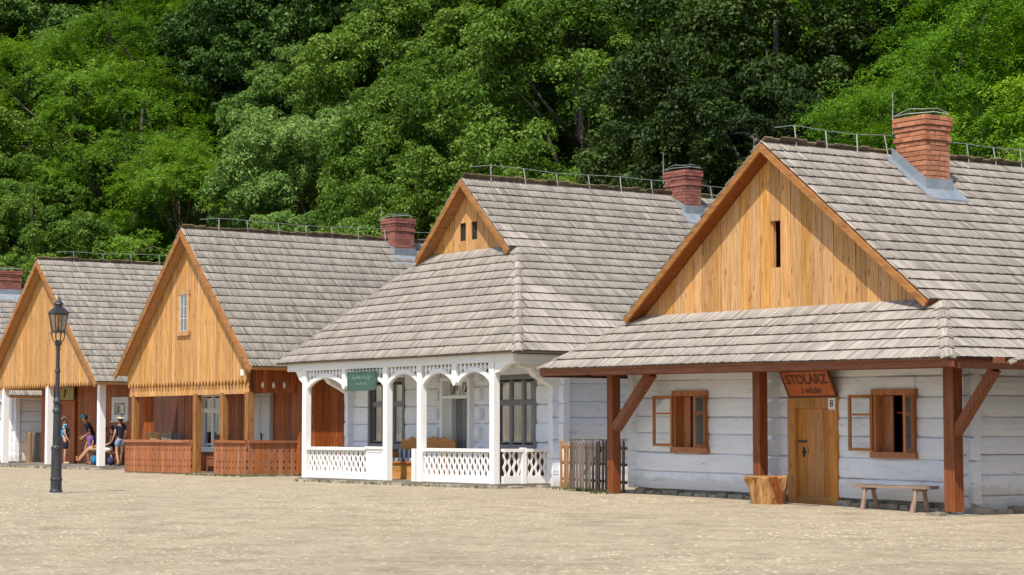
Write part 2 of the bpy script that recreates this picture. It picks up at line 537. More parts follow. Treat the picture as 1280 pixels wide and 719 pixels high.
class Roof:
    """collects shingles of several planes, then builds the nearest as objects and the rest as stuff"""
    def __init__(s, house, deck_mat):
        s.h = house
        s.items = []      # origin, u, v, n, width, length, thick
        s.deck = MB()
        s.comb = MB()
        s.deck_mat = deck_mat
        s.rng = np.random.default_rng(len(house.root.name) * 31 + int(house.root.location.x * 7))
    def plane(s, o, u, v, n, L, nc, bounds, seen=True, t=0.042, wmin=0.062, wmax=0.105, ext=0.0):
        """o: lower edge origin, u along the eave, v up the slope; bounds(v)->(u0,u1)"""
        o, u, v, n = Vector(o), Vector(u).normalized(), Vector(v).normalized(), Vector(n).normalized()
        cs = L / nc
        rg = s.rng
        rows = nc + (1 if ext else 0)
        for i in range(rows):
            v0 = i * cs
            ln = cs * 1.22 if i < nc else ext
            sag_a, sag_p = rg.uniform(0.005, 0.016), rg.uniform(0, 6.28)
            a0, b0 = bounds(min(v0, L))
            a1, b1 = bounds(min(v0 + cs, L))
            a, b = min(a0, a1) - 0.0, max(b0, b1)
            x = a - rg.uniform(0, 0.08)
            la, lb = bounds(v0 - 0.02)
            ha, hb = bounds(v0 - 0.02 + ln)
            la -= 0.03; lb += 0.03; ha -= 0.012; hb += 0.012
            while x < b:
                w = rg.uniform(wmin, wmax)
                if not seen:
                    w *= 2.5
                dv = sag_a * math.sin(x * 0.7 + sag_p) + rg.normal(0, 0.0025)
                dn = rg.normal(0, 0.002)
                l0, r0 = max(x, la), min(x + w - 0.006, lb)
                l1, r1 = max(x, ha), min(x + w - 0.006, hb)
                if r0 - l0 > 0.012:
                    lk = ln
                    if r1 < l1:
                        if x < la + 0.2 or ha > r0:      # slanting left edge cuts the shingle to a point
                            lk = ln * min(1.0, max(0.1, (r0 - la) / max(ha - la, 1e-4)))
                            l1 = r1 = r0
                        else:
                            lk = ln * min(1.0, max(0.1, (lb - l0) / max(lb - hb, 1e-4)))
                            l1 = r1 = l0
                    full = abs((r0 - l0) - (r1 - l1)) < 1e-6 and r0 - l0 > 0.05
                    p = o + u * ((l0 + r0) / 2) + v * (v0 + dv - 0.02) + n * (0.022 + dn)
                    if i == nc:
                        hh = ln * rg.uniform(0.7, 1.1)
                        c8 = [p + u * (sx * w / 2) + v * vv + n * nn_ for nn_ in (-0.01, 0.02) for vv in (-0.03, hh) for sx in (-1, 1)]
                        s.comb.add(c8, [(0, 1, 3, 2), (4, 6, 7, 5), (0, 4, 5, 1), (2, 3, 7, 6), (0, 2, 6, 4), (1, 5, 7, 3)])
                        x += w
                        continue
                    s.items.append((p, u, v, n, r0 - l0, lk, t * rg.uniform(0.85, 1.15), seen, l1 - (l0 + r0) / 2, r1 - (l0 + r0) / 2, full))
                x += w
    def hip(s, p0, p1, na, nb, nc):
        """narrow shingles fanned over a hip, one set per course"""
        p0, p1 = Vector(p0), Vector(p1)
        L = (p1 - p0).length
        v = (p1 - p0).normalized()
        cs = L / nc
        for i in range(nc):
            for f, lift in ((0.16, 0.0), (0.84, 0.0), (0.33, 0.004), (0.67, 0.004), (0.5, 0.008)):
                n = (na * (1 - f) + nb * f)
                n = (n - v * n.dot(v)).normalized()
                u = v.cross(n)
                if u.dot(nb - na) < 0:
                    u = -u
                w = s.rng.uniform(0.085, 0.11)
                p = p0 + v * (i * cs - 0.025 + s.rng.normal(0, 0.006)) + u * ((f - 0.5) * 0.2) + n * (0.012 + lift)
                ln = min(cs * 1.15, L - i * cs)
                s.items.append((p, u, v, n, w, ln, 0.036, True, -w / 2, w / 2, False))
    def build(s, n_obj, label=None):
        h = s.h
        roof = h.part('roof', s.deck, s.deck_mat, None, label=label)
        if s.comb.v:
            h.part('ridge_boards', s.comb, M['comb'], roof, kind='stuff')
        camp = Vector((0, 0, EYE))
        order = []
        if n_obj:
            d = []
            for k, it in enumerate(s.items):
                w = h.W(*it[0])
                nn = h.mw.to_3x3() @ it[3]
                dv = camp - w
                pr = F_PX / w.y
                px = 640 + pr * w.x
                ok = it[7] and it[10] and nn.dot(dv) > 0 and -5 < px < 1285
                vis = nn.dot(dv.normalized()) / (w.y * w.y)
                d.append((-vis if ok else 9, k))
            d.sort()
            order = [k for q, k in d[:n_obj] if q < 9]
        picked = set(order)
        for k in order:
            p, u, v, n, w, ln, t = s.items[k][:7]
            m3 = Matrix((u, v, n)).transposed()
            wq = round(w / 0.02) * 0.02
            lq = round(ln / 0.02) * 0.02
            h.piece('shingle', shingle_mesh(max(wq, 0.06), lq, 0.042), roof, p, m3=m3)
        rest = [it for k, it in enumerate(s.items) if k not in picked]
        n = len(rest)
        P = np.array([tuple(it[0]) for it in rest]); U = np.array([tuple(it[1]) for it in rest])
        V = np.array([tuple(it[2]) for it in rest]); Nn = np.array([tuple(it[3]) for it in rest])
        W = np.array([it[4] for it in rest])[:, None] / 2; Ln = np.array([it[5] for it in rest])[:, None]; T = np.array([it[6] for it in rest])[:, None]
        E0 = np.array([it[8] for it in rest])[:, None]; E1 = np.array([it[9] for it in rest])[:, None]
        co = np.empty((n, 8, 3))
        z = np.zeros_like(T)
        for k, (sx, l, t) in enumerate(((-1, z, z), (1, z, z), (1, z, T), (-1, z, T), (-1, Ln, z - 0.004), (1, Ln, z - 0.004), (1, Ln, z + 0.006), (-1, Ln, z + 0.006))):
            ux = W * sx if k < 4 else (E0 if sx < 0 else E1)
            co[:, k] = P + U * ux + V * l + Nn * t
        uvp = np.empty((n, 8, 2))
        for k, (sx, l) in enumerate(((-1, 0), (1, 0), (1, 0), (-1, 0), (-1, 1), (1, 1), (1, 1), (-1, 1))):
            uvp[:, k, 0] = (W[:, 0] * sx)
            uvp[:, k, 1] = Ln[:, 0] * l
        fc = np.array([(0, 1, 2, 3), (3, 2, 6, 7), (1, 5, 6, 2), (0, 3, 7, 4), (0, 4, 5, 1)])
        idx = (fc[None] + (np.arange(n) * 8)[:, None, None]).reshape(-1)
        me = bpy.data.meshes.new('shingles')
        vv = co.reshape(-1, 3)
        vv[:, 2] += h.shear * vv[:, 0]
        me.vertices.add(n * 8)
        me.vertices.foreach_set('co', vv.reshape(-1))
        me.loops.add(len(idx))
        me.loops.foreach_set('vertex_index', idx.astype(np.int32))
        nf = n * 5
        me.polygons.add(nf)
        me.polygons.foreach_set('loop_start', np.arange(nf, dtype=np.int32) * 4)
        me.polygons.foreach_set('loop_total', np.full(nf, 4, dtype=np.int32))
        me.update(calc_edges=True)
        uv = me.uv_layers.new(name='UVMap')
        uv.data.foreach_set('uv', uvp.reshape(-1, 2)[idx].reshape(-1).astype(np.float32))
        me.materials.append(M['shingle'])
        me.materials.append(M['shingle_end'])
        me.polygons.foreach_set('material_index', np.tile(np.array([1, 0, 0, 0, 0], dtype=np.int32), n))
        o = link('shingles', me, roof)
        o['kind'] = 'stuff'
        return roof

def lerp(a, b, t):
    return a + (b - a) * t

def gable_roof(h, xc, zr, breaks, yb, deck_mat, n_obj, ncs, skirt=None, thick=0.1, left_seen=False, ridge_ext=0.19, label=None):
    """breaks: [(dx, z, y_front_at_top, y_front_at_bottom)...] from the ridge out; the first entry is the ridge itself"""
    rf = Roof(h, deck_mat)
    for sgn in (1, -1):
        for k in range(1, len(breaks)):
            d0, z0 = breaks[k - 1][:2]
            d1, z1, yt, ybm = breaks[k]
            run, drop = d1 - d0, z0 - z1
            L = math.hypot(run, drop)
            v = Vector((-sgn * run, 0, drop)) / L
            n = Vector((sgn * drop, 0, run)) / L
            o = Vector((xc + sgn * d1, 0, z1))
            def bnd(q, yt=yt, ybm=ybm, L=L):
                return lerp(ybm, yt, q / L), yb
            seen = sgn == 1 or left_seen
            rf.plane(o, (0, 1, 0), v, n, L, ncs[k - 1], bnd, seen, ext=(ridge_ext if (k == 1 and sgn == -1) else 0))
            # deck under the shingles
            tv = n * 0.008
            low = n * (-thick if k == 1 else -0.03)
            pts = [(o.x, ybm, o.z), (o.x, yb, o.z), (xc + sgn * d0, yb, z0), (xc + sgn * d0, yt, z0)]
            top = [Vector(p) + tv for p in pts]
            bot = [Vector(p) + low for p in pts]
            rf.deck.add(top + bot, [(0, 1, 2, 3), (7, 6, 5, 4), (0, 4, 5, 1), (1, 5, 6, 2), (2, 6, 7, 3), (3, 7, 4, 0)])
    if skirt:
        (xl, xr, ye, ze), (tl, tr, yt, zt), nc = skirt
        L = math.hypot(yt - ye, zt - ze)
        v = Vector((0, yt - ye, zt - ze)) / L
        n = Vector((0, -(zt - ze), yt - ye)) / L
        def bnd(q):
            return lerp(xl, tl, q / L), lerp(xr, tr, q / L)
        rf.plane((0, ye, ze), (1, 0, 0), v, n, L, nc, bnd, True)
        pts = [(xl, ye, ze), (xr, ye, ze), (tr, yt, zt), (tl, yt, zt)]
        top = [Vector(p) + n * 0.008 for p in pts]
        bot = [Vector(p) - n * 0.03 for p in pts]
        rf.deck.add(top + bot, [(0, 1, 2, 3), (7, 6, 5, 4), (0, 4, 5, 1), (1, 5, 6, 2), (2, 6, 7, 3), (3, 7, 4, 0)])
        run, drop = breaks[-1][0] - breaks[-2][0], breaks[-2][1] - breaks[-1][1]
        for sgn, xb, xt in ((1, xr, tr), (-1, xl, tl)):
            rf.hip((xb, ye, ze), (xt, yt, zt), n, Vector((sgn * drop, 0, run)).normalized(), nc)
    return rf.build(n_obj, label)

def bargeboards(h, roof, xc, zr, d1, z1, y, mat, w=0.2, t=0.04, name='bargeboard'):
    for sgn in (1, -1):
        mb = MB()
        L = math.hypot(d1, zr - z1)
        dn = Vector((-sgn * (zr - z1) / L, 0, -d1 / L))
        a = Vector((xc, y, zr)); b = Vector((xc + sgn * d1, y, z1))
        a2 = Vector((xc, y, zr - w * L / d1)); b2 = b + dn * w
        poly = [(p.x, p.z) for p in (a, b, b2, a2)]
        mb.prism(poly, 'Y', y - t, y)
        o = h.part(name, mb, mat, roof)

def ridge_wire(h, xc, zr, ya, yb, step, hgt=0.37):
    mb = MB()
    ys = []
    y = ya
    while y < yb:
        ys.append(y)
        y += step * (1 + jit(0.06))
    top = [(xc + 0.03 + jit(0.03), yy, zr + hgt + jit(0.04)) for yy in ys]
    mb.tube([(xc, ya - step * 0.6, zr + hgt - 0.05)] + top, 0.008, 5)
    w = h.part('lightning_wire', mb, M['wire'])
    for p, yy in zip(top, ys):
        q = MB()
        q.tube([(xc + 0.13, yy + jit(0.04), zr - 0.14), p], 0.013, 5)
        h.part('wire_post', q, M['wire'], w)

def gable_boards(h, parent, xa, xb, y, zb, zf, n, mat, t=0.03, holes=(), point=0.0, back=True, bname='plank'):
    """boards from zb up to zf(x); holes: (x0,x1,z0,z1)"""
    w = (xb - xa) / n
    for i in range(n):
        x0, x1 = xa + i * w + 0.006, xa + (i + 1) * w - 0.006
        zt0, zt1 = zf(x0), zf(x1)
        if max(zt0, zt1) - zb < 0.05:
            continue
        yj = y + jit(0.006)
        hs = [q for q in holes if q[0] < (x0 + x1) / 2 < q[1]]
        xm = (x0 + x1) / 2
        peak = [(xm, zf(xm))] if (zf(xm) > max(zt0, zt1) + 0.005) else []
        def mk(za, top):
            mb = MB()
            low = [(x0, za), (x1, za)] if not point else [(x0, za), (xm, za - point), (x1, za)]
            hi = [(x1, zt1)] + peak + [(x0, zt0)] if top is None else [(x1, top), (x0, top)]
            zc = za + 0.5
            poly = [(p[0] - xm, p[1] - zc) for p in low + hi]
            mb.prism(poly, 'Y', -t / 2, t / 2)
            h.piece(bname, mb.mesh(bname, mat), parent, (xm, yj, zc))
        if hs:
            mk(zb, hs[0][2])
            mk(hs[0][3], None)
        else:
            mk(zb, None)

# ------------------------------------------------------------------ log walls
_log_cache = {}
def log_mesh(L, hgt, seed, depth=0.12):
    key = (round(L, 2), round(hgt, 2), seed)
    if key in _log_cache:
        return _log_cache[key]
    r = random.Random(seed * 77 + int(L * 50))
    ns = max(2, min(6, int(L / 0.7) + 1))
    prof = [(depth, 0), (-0.02, 0), (-0.048, 0.018), (-0.06, hgt * 0.3), (-0.062, hgt * 0.65), (-0.05, hgt - 0.018), (-0.02, hgt), (depth, hgt)]
    vs, fs = [], []
    n = len(prof)
    for i in range(ns + 1):
        x = L * i / ns
        dy, dz = r.uniform(-0.012, 0.012), r.uniform(-0.014, 0.014)
        for k, (y, z) in enumerate(prof):
            fx = 0.3 if 0 < k < n - 1 else 0
            vs.append((x, y + (dy if k not in (0, n - 1) else 0), z - hgt / 2 + dz * (1 if k in (2, 3, 4, 5) else 0.6)))
    for i in range(ns):
        for k in range(n):
            a, b = i * n + k, i * n + (k + 1) % n
            fs.append((a, b, b + n, a + n))
    fs.append(tuple(range(n)))
    fs.append(tuple(range(ns * n, ns * n + n))[::-1])
    me = MB().add(vs, fs).mesh('log', M['lime'])
    _log_cache[key] = me
    return me

def cut_rects(x0, x1, z0, z1, ops):
    """rectangles left of the strip x0..x1, z0..z1 once the openings are taken out"""
    res = []
    xs = sorted(set([x0, x1] + [min(max(v, x0), x1) for q in ops for v in q[:2]]))
    cur = None
    for a, b in zip(xs, xs[1:]):
        if b - a < 1e-4:
            continue
        m = (a + b) / 2
        hit = [q for q in ops if q[0] < m < q[1] and q[2] < z1 - 0.001 and q[3] > z0 + 0.001]
        if not hit:
            if cur and abs(cur[1] - a) < 1e-6:
                cur[1] = b
            else:
                cur = [a, b, z0, z1]
                res.append(cur)
        else:
            cur = None
            q = hit[0]
            if q[2] - z0 > 0.03:
                res.append([a, b, z0, q[2]])
            if z1 - q[3] > 0.03:
                res.append([a, b, q[3], z1])
    return res

def log_wall(h, org, dirx, x0, x1, z0, z1, nlog, ops=(), ext0=0.0, ext1=0.0, seed=0, wname='wall'):
    """a log wall from org along the unit direction dirx (house coordinates); its outer face looks to the right of dirx rotated by -90 deg"""
    dx = Vector((dirx[0], dirx[1], 0))
    inn = Vector((-dirx[1], dirx[0], 0))
    m3 = Matrix((dx, inn, Vector((0, 0, 1)))).transposed()
    org = Vector(org)
    core = MB()
    core.m = Matrix.Translation(org) @ m3.to_4x4()
    zs = [z0]
    r = random.Random(seed)
    base = (z1 - z0) / nlog
    for i in range(nlog - 1):
        zs.append(z0 + base * (i + 1) + r.uniform(-0.035, 0.035))
    zs.append(z1)
    rects = []
    for i in range(nlog):
        for q in cut_rects(x0, x1, zs[i], zs[i + 1], ops):
            rects.append((i, q))
            core.box(q[0], q[1], 0.05, 0.2, q[2], q[3])
    wall = h.part(wname, core, M['lime'])
    for i, q in rects:
        a, b = q[0], q[1]
        if abs(a - x0) < 1e-6: a -= ext0
        if abs(b - x1) < 1e-6: b += ext1
        hh = q[3] - q[2] - 0.004
        me = log_mesh(b - a, hh, r.randint(0, 4))
        p = org + dx * a + Vector((0, 0, (q[2] + q[3]) / 2)) + inn * r.uniform(-0.012, 0.012)
        mm = m3
        if h.shear:
            mm = Matrix.Rotation(-math.atan(h.shear) * dx.x, 3, inn) @ m3
        h.piece('log', me, wall, p, m3=mm)
    return wall

def plank_wall(h, org, dirx, x0, x1, z0, z1, n, mat, ops=(), batten=True, wname='wall'):
    dx = Vector((dirx[0], dirx[1], 0)); inn = Vector((-dirx[1], dirx[0], 0))
    m3 = Matrix((dx, inn, Vector((0, 0, 1)))).transposed()
    org = Vector(org)
    core = MB(); core.m = Matrix.Translation(org) @ m3.to_4x4()
    for q in cut_rects(x0, x1, z0, z1, ops):
        core.box(q[0], q[1], 0.03, 0.12, q[2], q[3])
    wall = h.part(wname, core, mat)
    w = (x1 - x0) / n
    for i in range(n):
        a, b = x0 + i * w, x0 + (i + 1) * w
        m = (a + b) / 2
        segs = [(z0, z1)]
        for q in ops:
            if q[0] < m < q[1]:
                segs = [(s0, min(s1, q[2])) for s0, s1 in segs if s0 < q[2]] + [(max(s0, q[3]), s1) for s0, s1 in segs if s1 > q[3]]
        for s0, s1 in segs:
            if s1 - s0 < 0.05: continue
            me = box_mesh('plank', w - 0.012, 0.03, s1 - s0, mat)
            h.piece('plank', me, wall, org + dx * (m + 0) + inn * (0.01 + jit(0.006)) + Vector((0, 0, (s0 + s1) / 2)), m3=m3)
    return wall

def stones_row(h, parent, p0, p1, zb, zt, depth, mat, seed=1, lmin=0.25, lmax=0.55, name='stone', proud=0.03):
    p0, p1 = Vector(p0), Vector(p1)
    d = (p1 - p0); L = d.length; d.normalize()
    out = Vector((d.y, -d.x, 0))
    r = random.Random(seed)
    x = 0
    while x < L - 0.05:
        l = min(r.uniform(lmin, lmax), L - x)
        hh = (zt - zb) * r.uniform(0.75, 1.05)
        mb = MB()
        vs = []
        for k in range(8):
            sx, sy, sz = (k & 1), (k >> 1) & 1, (k >> 2) & 1
            vs.append(((sx - 0.5) * (l - 0.02) * (1 if sz == 0 else r.uniform(0.72, 0.95)) + r.uniform(-0.015, 0.015),
                       (sy - 0.5) * depth * (1 if sz == 0 else r.uniform(0.75, 0.95)) + r.uniform(-0.015, 0.015), sz * hh - 0.04 + r.uniform(-0.012, 0.012)))
        mb.add(vs, [(0, 2, 3, 1), (4, 5, 7, 6), (0, 1, 5, 4), (1, 3, 7, 5), (3, 2, 6, 7), (2, 0, 4, 6)])
        c = p0 + d * (x + l / 2) + out * r.uniform(0, proud)
        ang = math.atan2(d.y, d.x)
        h.piece(name, mb.mesh(name, mat), parent, (c.x, c.y, zb), (0, 0, ang))
        x += l

def chimney(h, x0, x1, y0, y1, zb, zt, course, mat, individual, roof_z, label=None):
    """core of mortar with real bricks laid in running bond round it, two corbelled courses at the top"""
    core = MB()
    core.box(x0 + 0.012, x1 - 0.012, y0 + 0.012, y1 - 0.012, zb, zt - 0.01)
    ch = h.part('chimney', core, M['mortar'], None, label=label)
    nc = int(round((zt - zb) / course))
    bl = 0.27
    allb = MB()
    hgt = course - 0.014
    for i in range(nc):
        z = zt - (i + 0.5) * course
        e = 0.0
        if i in (0, 1): e = 0.045
        if i == 2: e = 0.02
        if i == 4: e = 0.03
        a0, a1, b0, b1 = x0 - e, x1 + e, y0 - e, y1 + e
        off = bl / 2 if i % 2 else 0.0
        for side in range(4):
            L = (a1 - a0) if side in (0, 2) else (b1 - b0 - 0.24)
            s0 = 0.0
            cuts = [0.0]
            q = off if off else bl
            while q < L - 0.06:
                cuts.append(q); q += bl
            cuts.append(L)
            for c0, c1 in zip(cuts, cuts[1:]):
                l = c1 - c0 - 0.012
                m = (c0 + c1) / 2
                if side == 0: c = (a0 + m, b0 + 0.06); ry = 0
                elif side == 2: c = (a0 + m, b1 - 0.06); ry = 0
                elif side == 1: c = (a1 - 0.06, b0 + 0.12 + m); ry = 1
                else: c = (a0 + 0.06, b0 + 0.12 + m); ry = 1
                if z + course < roof_z(c[0]) - 0.05:
                    continue
                if individual:
                    me = box_mesh('brick', 0.12, hgt, round(l, 2), mat, 0.008)
                    m3 = Matrix(((0, 0, 1), (1, 0, 0), (0, 1, 0))) if not ry else Matrix(((1, 0, 0), (0, 0, 1), (0, 1, 0)))
                    h.piece('brick', me, ch, (c[0] + jit(0.004), c[1] + jit(0.004), z), m3=m3)
                else:
                    j = jit(0.004)
                    if ry: allb.box(c[0] - 0.06 + j, c[0] + 0.06 + j, c[1] - l / 2, c[1] + l / 2, z - hgt / 2, z + hgt / 2)
                    else: allb.box(c[0] - l / 2, c[0] + l / 2, c[1] - 0.06 + j, c[1] + 0.06 + j, z - hgt / 2, z + hgt / 2)
    if not individual:
        h.part('bricks', allb, mat, ch, kind='stuff')
    # zinc flashing: an apron in front, a stepped strip on each sloping side
    fl = MB()
    zl, zr_ = roof_z(x0), roof_z(x1)
    t = 0.025
    for yy, o in ((y0, -1), (y1, 1)):
        poly = [(x0 - 0.06, roof_z(x0 - 0.06) + 0.02), (x1 + 0.03, roof_z(x1 + 0.03) + 0.02), (x1 + 0.03, zr_ + 0.27), (x0 - 0.06, zl + 0.34)]
        fl.prism(poly, 'Y', yy + (o * 0.045 if o < 0 else 0.03), yy + (-0.03 if o < 0 else 0.045))
        poly2 = [(x0 - 0.1, roof_z(x0 - 0.1) + 0.03), (x1 + 0.3, roof_z(x1 + 0.3) + 0.03), (x1 + 0.3, roof_z(x1 + 0.3) + 0.085), (x0 - 0.1, roof_z(x0 - 0.1) + 0.085)]
        fl.prism(poly2, 'Y', min(yy, yy + o * 0.2), max(yy, yy + o * 0.2))
    fl.box(x1 + 0.005, x1 + 0.035, y0 - 0.03, y1 + 0.03, zr_ - 0.08, zr_ + 0.27)
    poly2 = [(x1, roof_z(x1) + 0.035), (x1 + 0.34, roof_z(x1 + 0.34) + 0.035), (x1 + 0.34, roof_z(x1 + 0.34) + 0.09), (x1, roof_z(x1) + 0.09)]
    fl.prism(poly2, 'Y', y0 - 0.18, y1 + 0.18)
    h.part('flashing', fl, M['zinc'], ch)
    wr = MB()
    c = [(x0 - 0.02, y0 - 0.02), (x1 + 0.02, y0 - 0.02), (x1 + 0.02, y1 + 0.02), (x0 - 0.02, y1 + 0.02)]
    xm, ym = (x0 + x1) / 2, (y0 + y1) / 2
    wr.tube([(x0 - 0.06, y0, zt - 0.25), (x0 - 0.05, y0, zt + 0.05), (xm, y0 - 0.02, zt + 0.15), (x1, y0, zt + 0.1), (x1, ym, zt + 0.14), (x1, y1, zt + 0.06)], 0.009, 5)
    wr.tube([(x0 - 0.05, y0, zt + 0.05), (x0, ym, zt + 0.13), (xm, y1, zt + 0.15), (x1, y1, zt + 0.06)], 0.009, 5)
    wr.tube([(x0 - 0.06, y0, zt - 0.3), (x0 - 0.06, y0, zt + 0.55)], [0.012, 0.006], 5)
    h.part('lightning_rod', wr, M['wire'], ch)
    return ch

def window_frame(h, xa, xb, y, za, zb, mat, bw=0.11, proud=0.05, depth=0.2, sill=True, pane_grid=None, pane_mat=None, sash_mat=None, parent=None):
    """outer casing boards; optional fixed sash grid (columns edges list, rows edges list) with panes"""
    f = MB()
    f.box(xa, xa + bw, y - proud, y + depth, za, zb)
    f.box(xb - bw, xb, y - proud, y + depth, za, zb)
    f.box(xa - 0.015, xb + 0.015, y - proud - 0.02, y + depth - 0.003, zb - bw - 0.002, zb + 0.02)
    if sill:
        f.box(xa - 0.03, xb + 0.03, y - proud - 0.05, y + depth - 0.003, za - 0.02, za + bw)
    wdw = h.part('window', f, mat, parent)
    return wdw

def text_mesh(body, size, mat, ext=0.004, offset=0.0):
    cu = bpy.data.curves.new('lettering', 'FONT')
    cu.body = body
    cu.size = size
    cu.align_x = 'CENTER'
    cu.align_y = 'CENTER'
    cu.extrude = ext
    cu.offset = offset
    cu.resolution_u = 3
    o = bpy.data.objects.new('lettering_curve', cu)
    col.objects.link(o)
    dg = bpy.context.evaluated_depsgraph_get()
    me = bpy.data.meshes.new_from_object(o.evaluated_get(dg))
    bpy.data.objects.remove(o)
    me.materials.clear()
    me.materials.append(mat)
    return me

def profile_board(name, half, L, mat, t=0.025, cen=None, n=14):
    """board along z whose half width follows half(z), centre line cen(z)"""
    mb = MB()
    zs = [L * i / n for i in range(n + 1)]
    cen = cen or (lambda z: 0)
    lft = [(cen(z) - half(z), z) for z in zs]
    rgt = [(cen(z) + half(z), z) for z in zs]
    vs = []
    for y in (-t / 2, t / 2):
        for p in lft: vs.append((p[0], y, p[1]))
        for p in rgt: vs.append((p[0], y, p[1]))
    k = n + 1
    fs = []
    for i in range(n):
        fs.append((i, k + i, k + i + 1, i + 1))
        fs.append((2 * k + i + 1, 3 * k + i + 1, 3 * k + i, 2 * k + i))
        fs.append((i, i + 1, 2 * k + i + 1, 2 * k + i))
        fs.append((k + i + 1, k + i, 3 * k + i, 3 * k + i + 1))
    fs.append((0, 2 * k, 3 * k, k)); fs.append((n, k + n, 3 * k + n, 2 * k + n))
    mb.add(vs, fs)
    return mb.mesh(name, mat)

# ------------------------------------------------------------------ the ground
AX = (math.sin(R(33.2)), -math.cos(R(33.2)))
AY = (math.cos(R(33.2)), math.sin(R(33.2)))
AO = (2.11864329, 44.56)
def to_a(x, y):
    return (x - AO[0]) * AX[0] + (y - AO[1]) * AX[1], (x - AO[0]) * AY[0] + (y - AO[1]) * AY[1]
def from_a(a, b):
    return AO[0] + a * AX[0] + b * AY[0], AO[1] + a * AX[1] + b * AY[1]
def smooth(t):
    t = min(max(t, 0), 1)
    return t * t * (3 - 2 * t)
def ground_z(x, y):
    a, b = to_a(x, y)
    z = -0.17 * smooth(a / 14.0)
    return z
def wrap(a):
    return 0.55 * max(0.0, -a - 58)
def hill_z(b):
    if b < 17.5: return -0.6
    q = b - 17.5
    return -0.6 + 0.72 * q * smooth(q / 6 + 0.3) if b < 80 else -0.6 + 0.72 * 62.5

def make_ground():
    xs = [-1500, -400, -150, -80] + list(np.arange(-60, 61, 2.0)) + [80, 150, 400, 1500]
    ys = [-1500, -400, -120, -40] + list(np.arange(-10, 111, 2.0)) + [150, 400, 1500]
    mb = MB()
    for y in ys:
        for x in xs:
            mb.v.append((x, y, ground_z(x, y)))
    n = len(xs)
    for j in range(len(ys) - 1):
        for i in range(n - 1):
            mb.f.append((j * n + i, j * n + i + 1, (j + 1) * n + i + 1, (j + 1) * n + i))
    o = link('ground', mb.mesh('ground', M['ground'], True))
    tag(o, None, None, None, 'structure')
    hb = MB()
    bs = [17, 18, 19, 20, 22, 24, 26, 30, 34, 38, 44, 50, 60, 80, 90]
    as_ = list(np.arange(-180, 121, 4.0))
    for b in bs:
        for a in as_:
            x, y = from_a(a, b - wrap(a))
            hb.v.append((x, y, hill_z(b) + (0.5 * math.sin(a * 0.31 + b) + 0.4 * math.sin(a * 0.13 - b * 0.5)) * min(1, (b - 17) / 6)))
    n = len(as_)
    for j in range(len(bs) - 1):
        for i in range(n - 1):
            hb.f.append((j * n + i, j * n + i + 1, (j + 1) * n + i + 1, (j + 1) * n + i))
    o = link('hillside', hb.mesh('hillside', M['hill'], True))
    tag(o, None, None, None, 'structure')

def make_cobbles():
    rg = np.random.default_rng(3)
    pts = []
    y = 14.5
    base = 0.105
    while y < 62:
        half = y * 0.252 + 0.6
        step = base * (1 if y < 40 else 1.35)
        xs = np.arange(-half, half, step)
        pts.append(np.stack([xs + rg.normal(0, step * 0.3, len(xs)), np.full(len(xs), y) + rg.normal(0, step * 0.3, len(xs)), step * rg.uniform(0.55, 1.3, len(xs))], 1))
        y += step * 1.0
    P = np.concatenate(pts)
    a = (P[:, 0] - AO[0]) * AX[0] + (P[:, 1] - AO[1]) * AX[1]
    b = (P[:, 0] - AO[0]) * AY[0] + (P[:, 1] - AO[1]) * AY[1]
    P = P[(b < -0.6)]
    a = (P[:, 0] - AO[0]) * AX[0] + (P[:, 1] - AO[1]) * AX[1]
    t = np.clip(a / 14.0, 0, 1)
    gz = -0.17 * t * t * (3 - 2 * t)
    n = len(P)
    K = 5
    ang = (np.arange(K) / K * 2 * math.pi)[None, :] + rg.uniform(0, 6.28, (n, 1))
    rad = P[:, 2:3] * 0.5 * rg.uniform(0.78, 1.05, (n, K))
    el = rg.uniform(0.8, 1.25, (n, 1))
    low = np.sin(P[:, 0] * 0.9 + np.sin(P[:, 1] * 0.7)) * np.sin(P[:, 1] * 0.33 + P[:, 0] * 0.2)
    hgt = -0.005 + 0.003 * low + rg.normal(0, 0.0045, n)
    co = np.empty((n, 2 * K + 1, 3))
    co[:, :K, 0] = P[:, 0:1] + np.cos(ang) * rad * el
    co[:, :K, 1] = P[:, 1:2] + np.sin(ang) * rad / el
    co[:, :K, 2] = (gz - 0.02)[:, None]
    co[:, K:2 * K, 0] = P[:, 0:1] + np.cos(ang) * rad * el * 0.72
    co[:, K:2 * K, 1] = P[:, 1:2] + np.sin(ang) * rad / el * 0.72
    co[:, K:2 * K, 2] = (gz + hgt)[:, None] + rg.normal(0, 0.003, (n, K))
    co[:, 2 * K, 0] = P[:, 0]; co[:, 2 * K, 1] = P[:, 1]; co[:, 2 * K, 2] = gz + hgt + 0.005
    nv = 2 * K + 1
    quads = np.array([(k, (k + 1) % K, K + (k + 1) % K, K + k) for k in range(K)])
    tris = np.array([(K + k, K + (k + 1) % K, 2 * K) for k in range(K)])
    per = np.concatenate([quads.reshape(-1), tris.reshape(-1)])
    idx = (per[None] + (np.arange(n) * nv)[:, None]).reshape(-1).astype(np.int32)
    tot = np.tile(np.array([4] * K + [3] * K, dtype=np.int32), n)
    st = np.concatenate([[0], np.cumsum(tot)[:-1]]).astype(np.int32)
    me = bpy.data.meshes.new('cobblestones')
    me.vertices.add(n * nv)
    me.vertices.foreach_set('co', co.reshape(-1))
    me.loops.add(len(idx)); me.loops.foreach_set('vertex_index', idx)
    me.polygons.add(len(tot)); me.polygons.foreach_set('loop_start', st); me.polygons.foreach_set('loop_total', tot)
    me.polygons.foreach_set('use_smooth', np.ones(len(tot), dtype=bool))
    me.update(calc_edges=True)
    me.materials.append(M['cobble'])
    o = link('cobblestones', me)
    tag(o, 'worn sandy cobblestones paving the open market square', 'cobblestones', None, 'stuff')

make_ground()
make_cobbles()

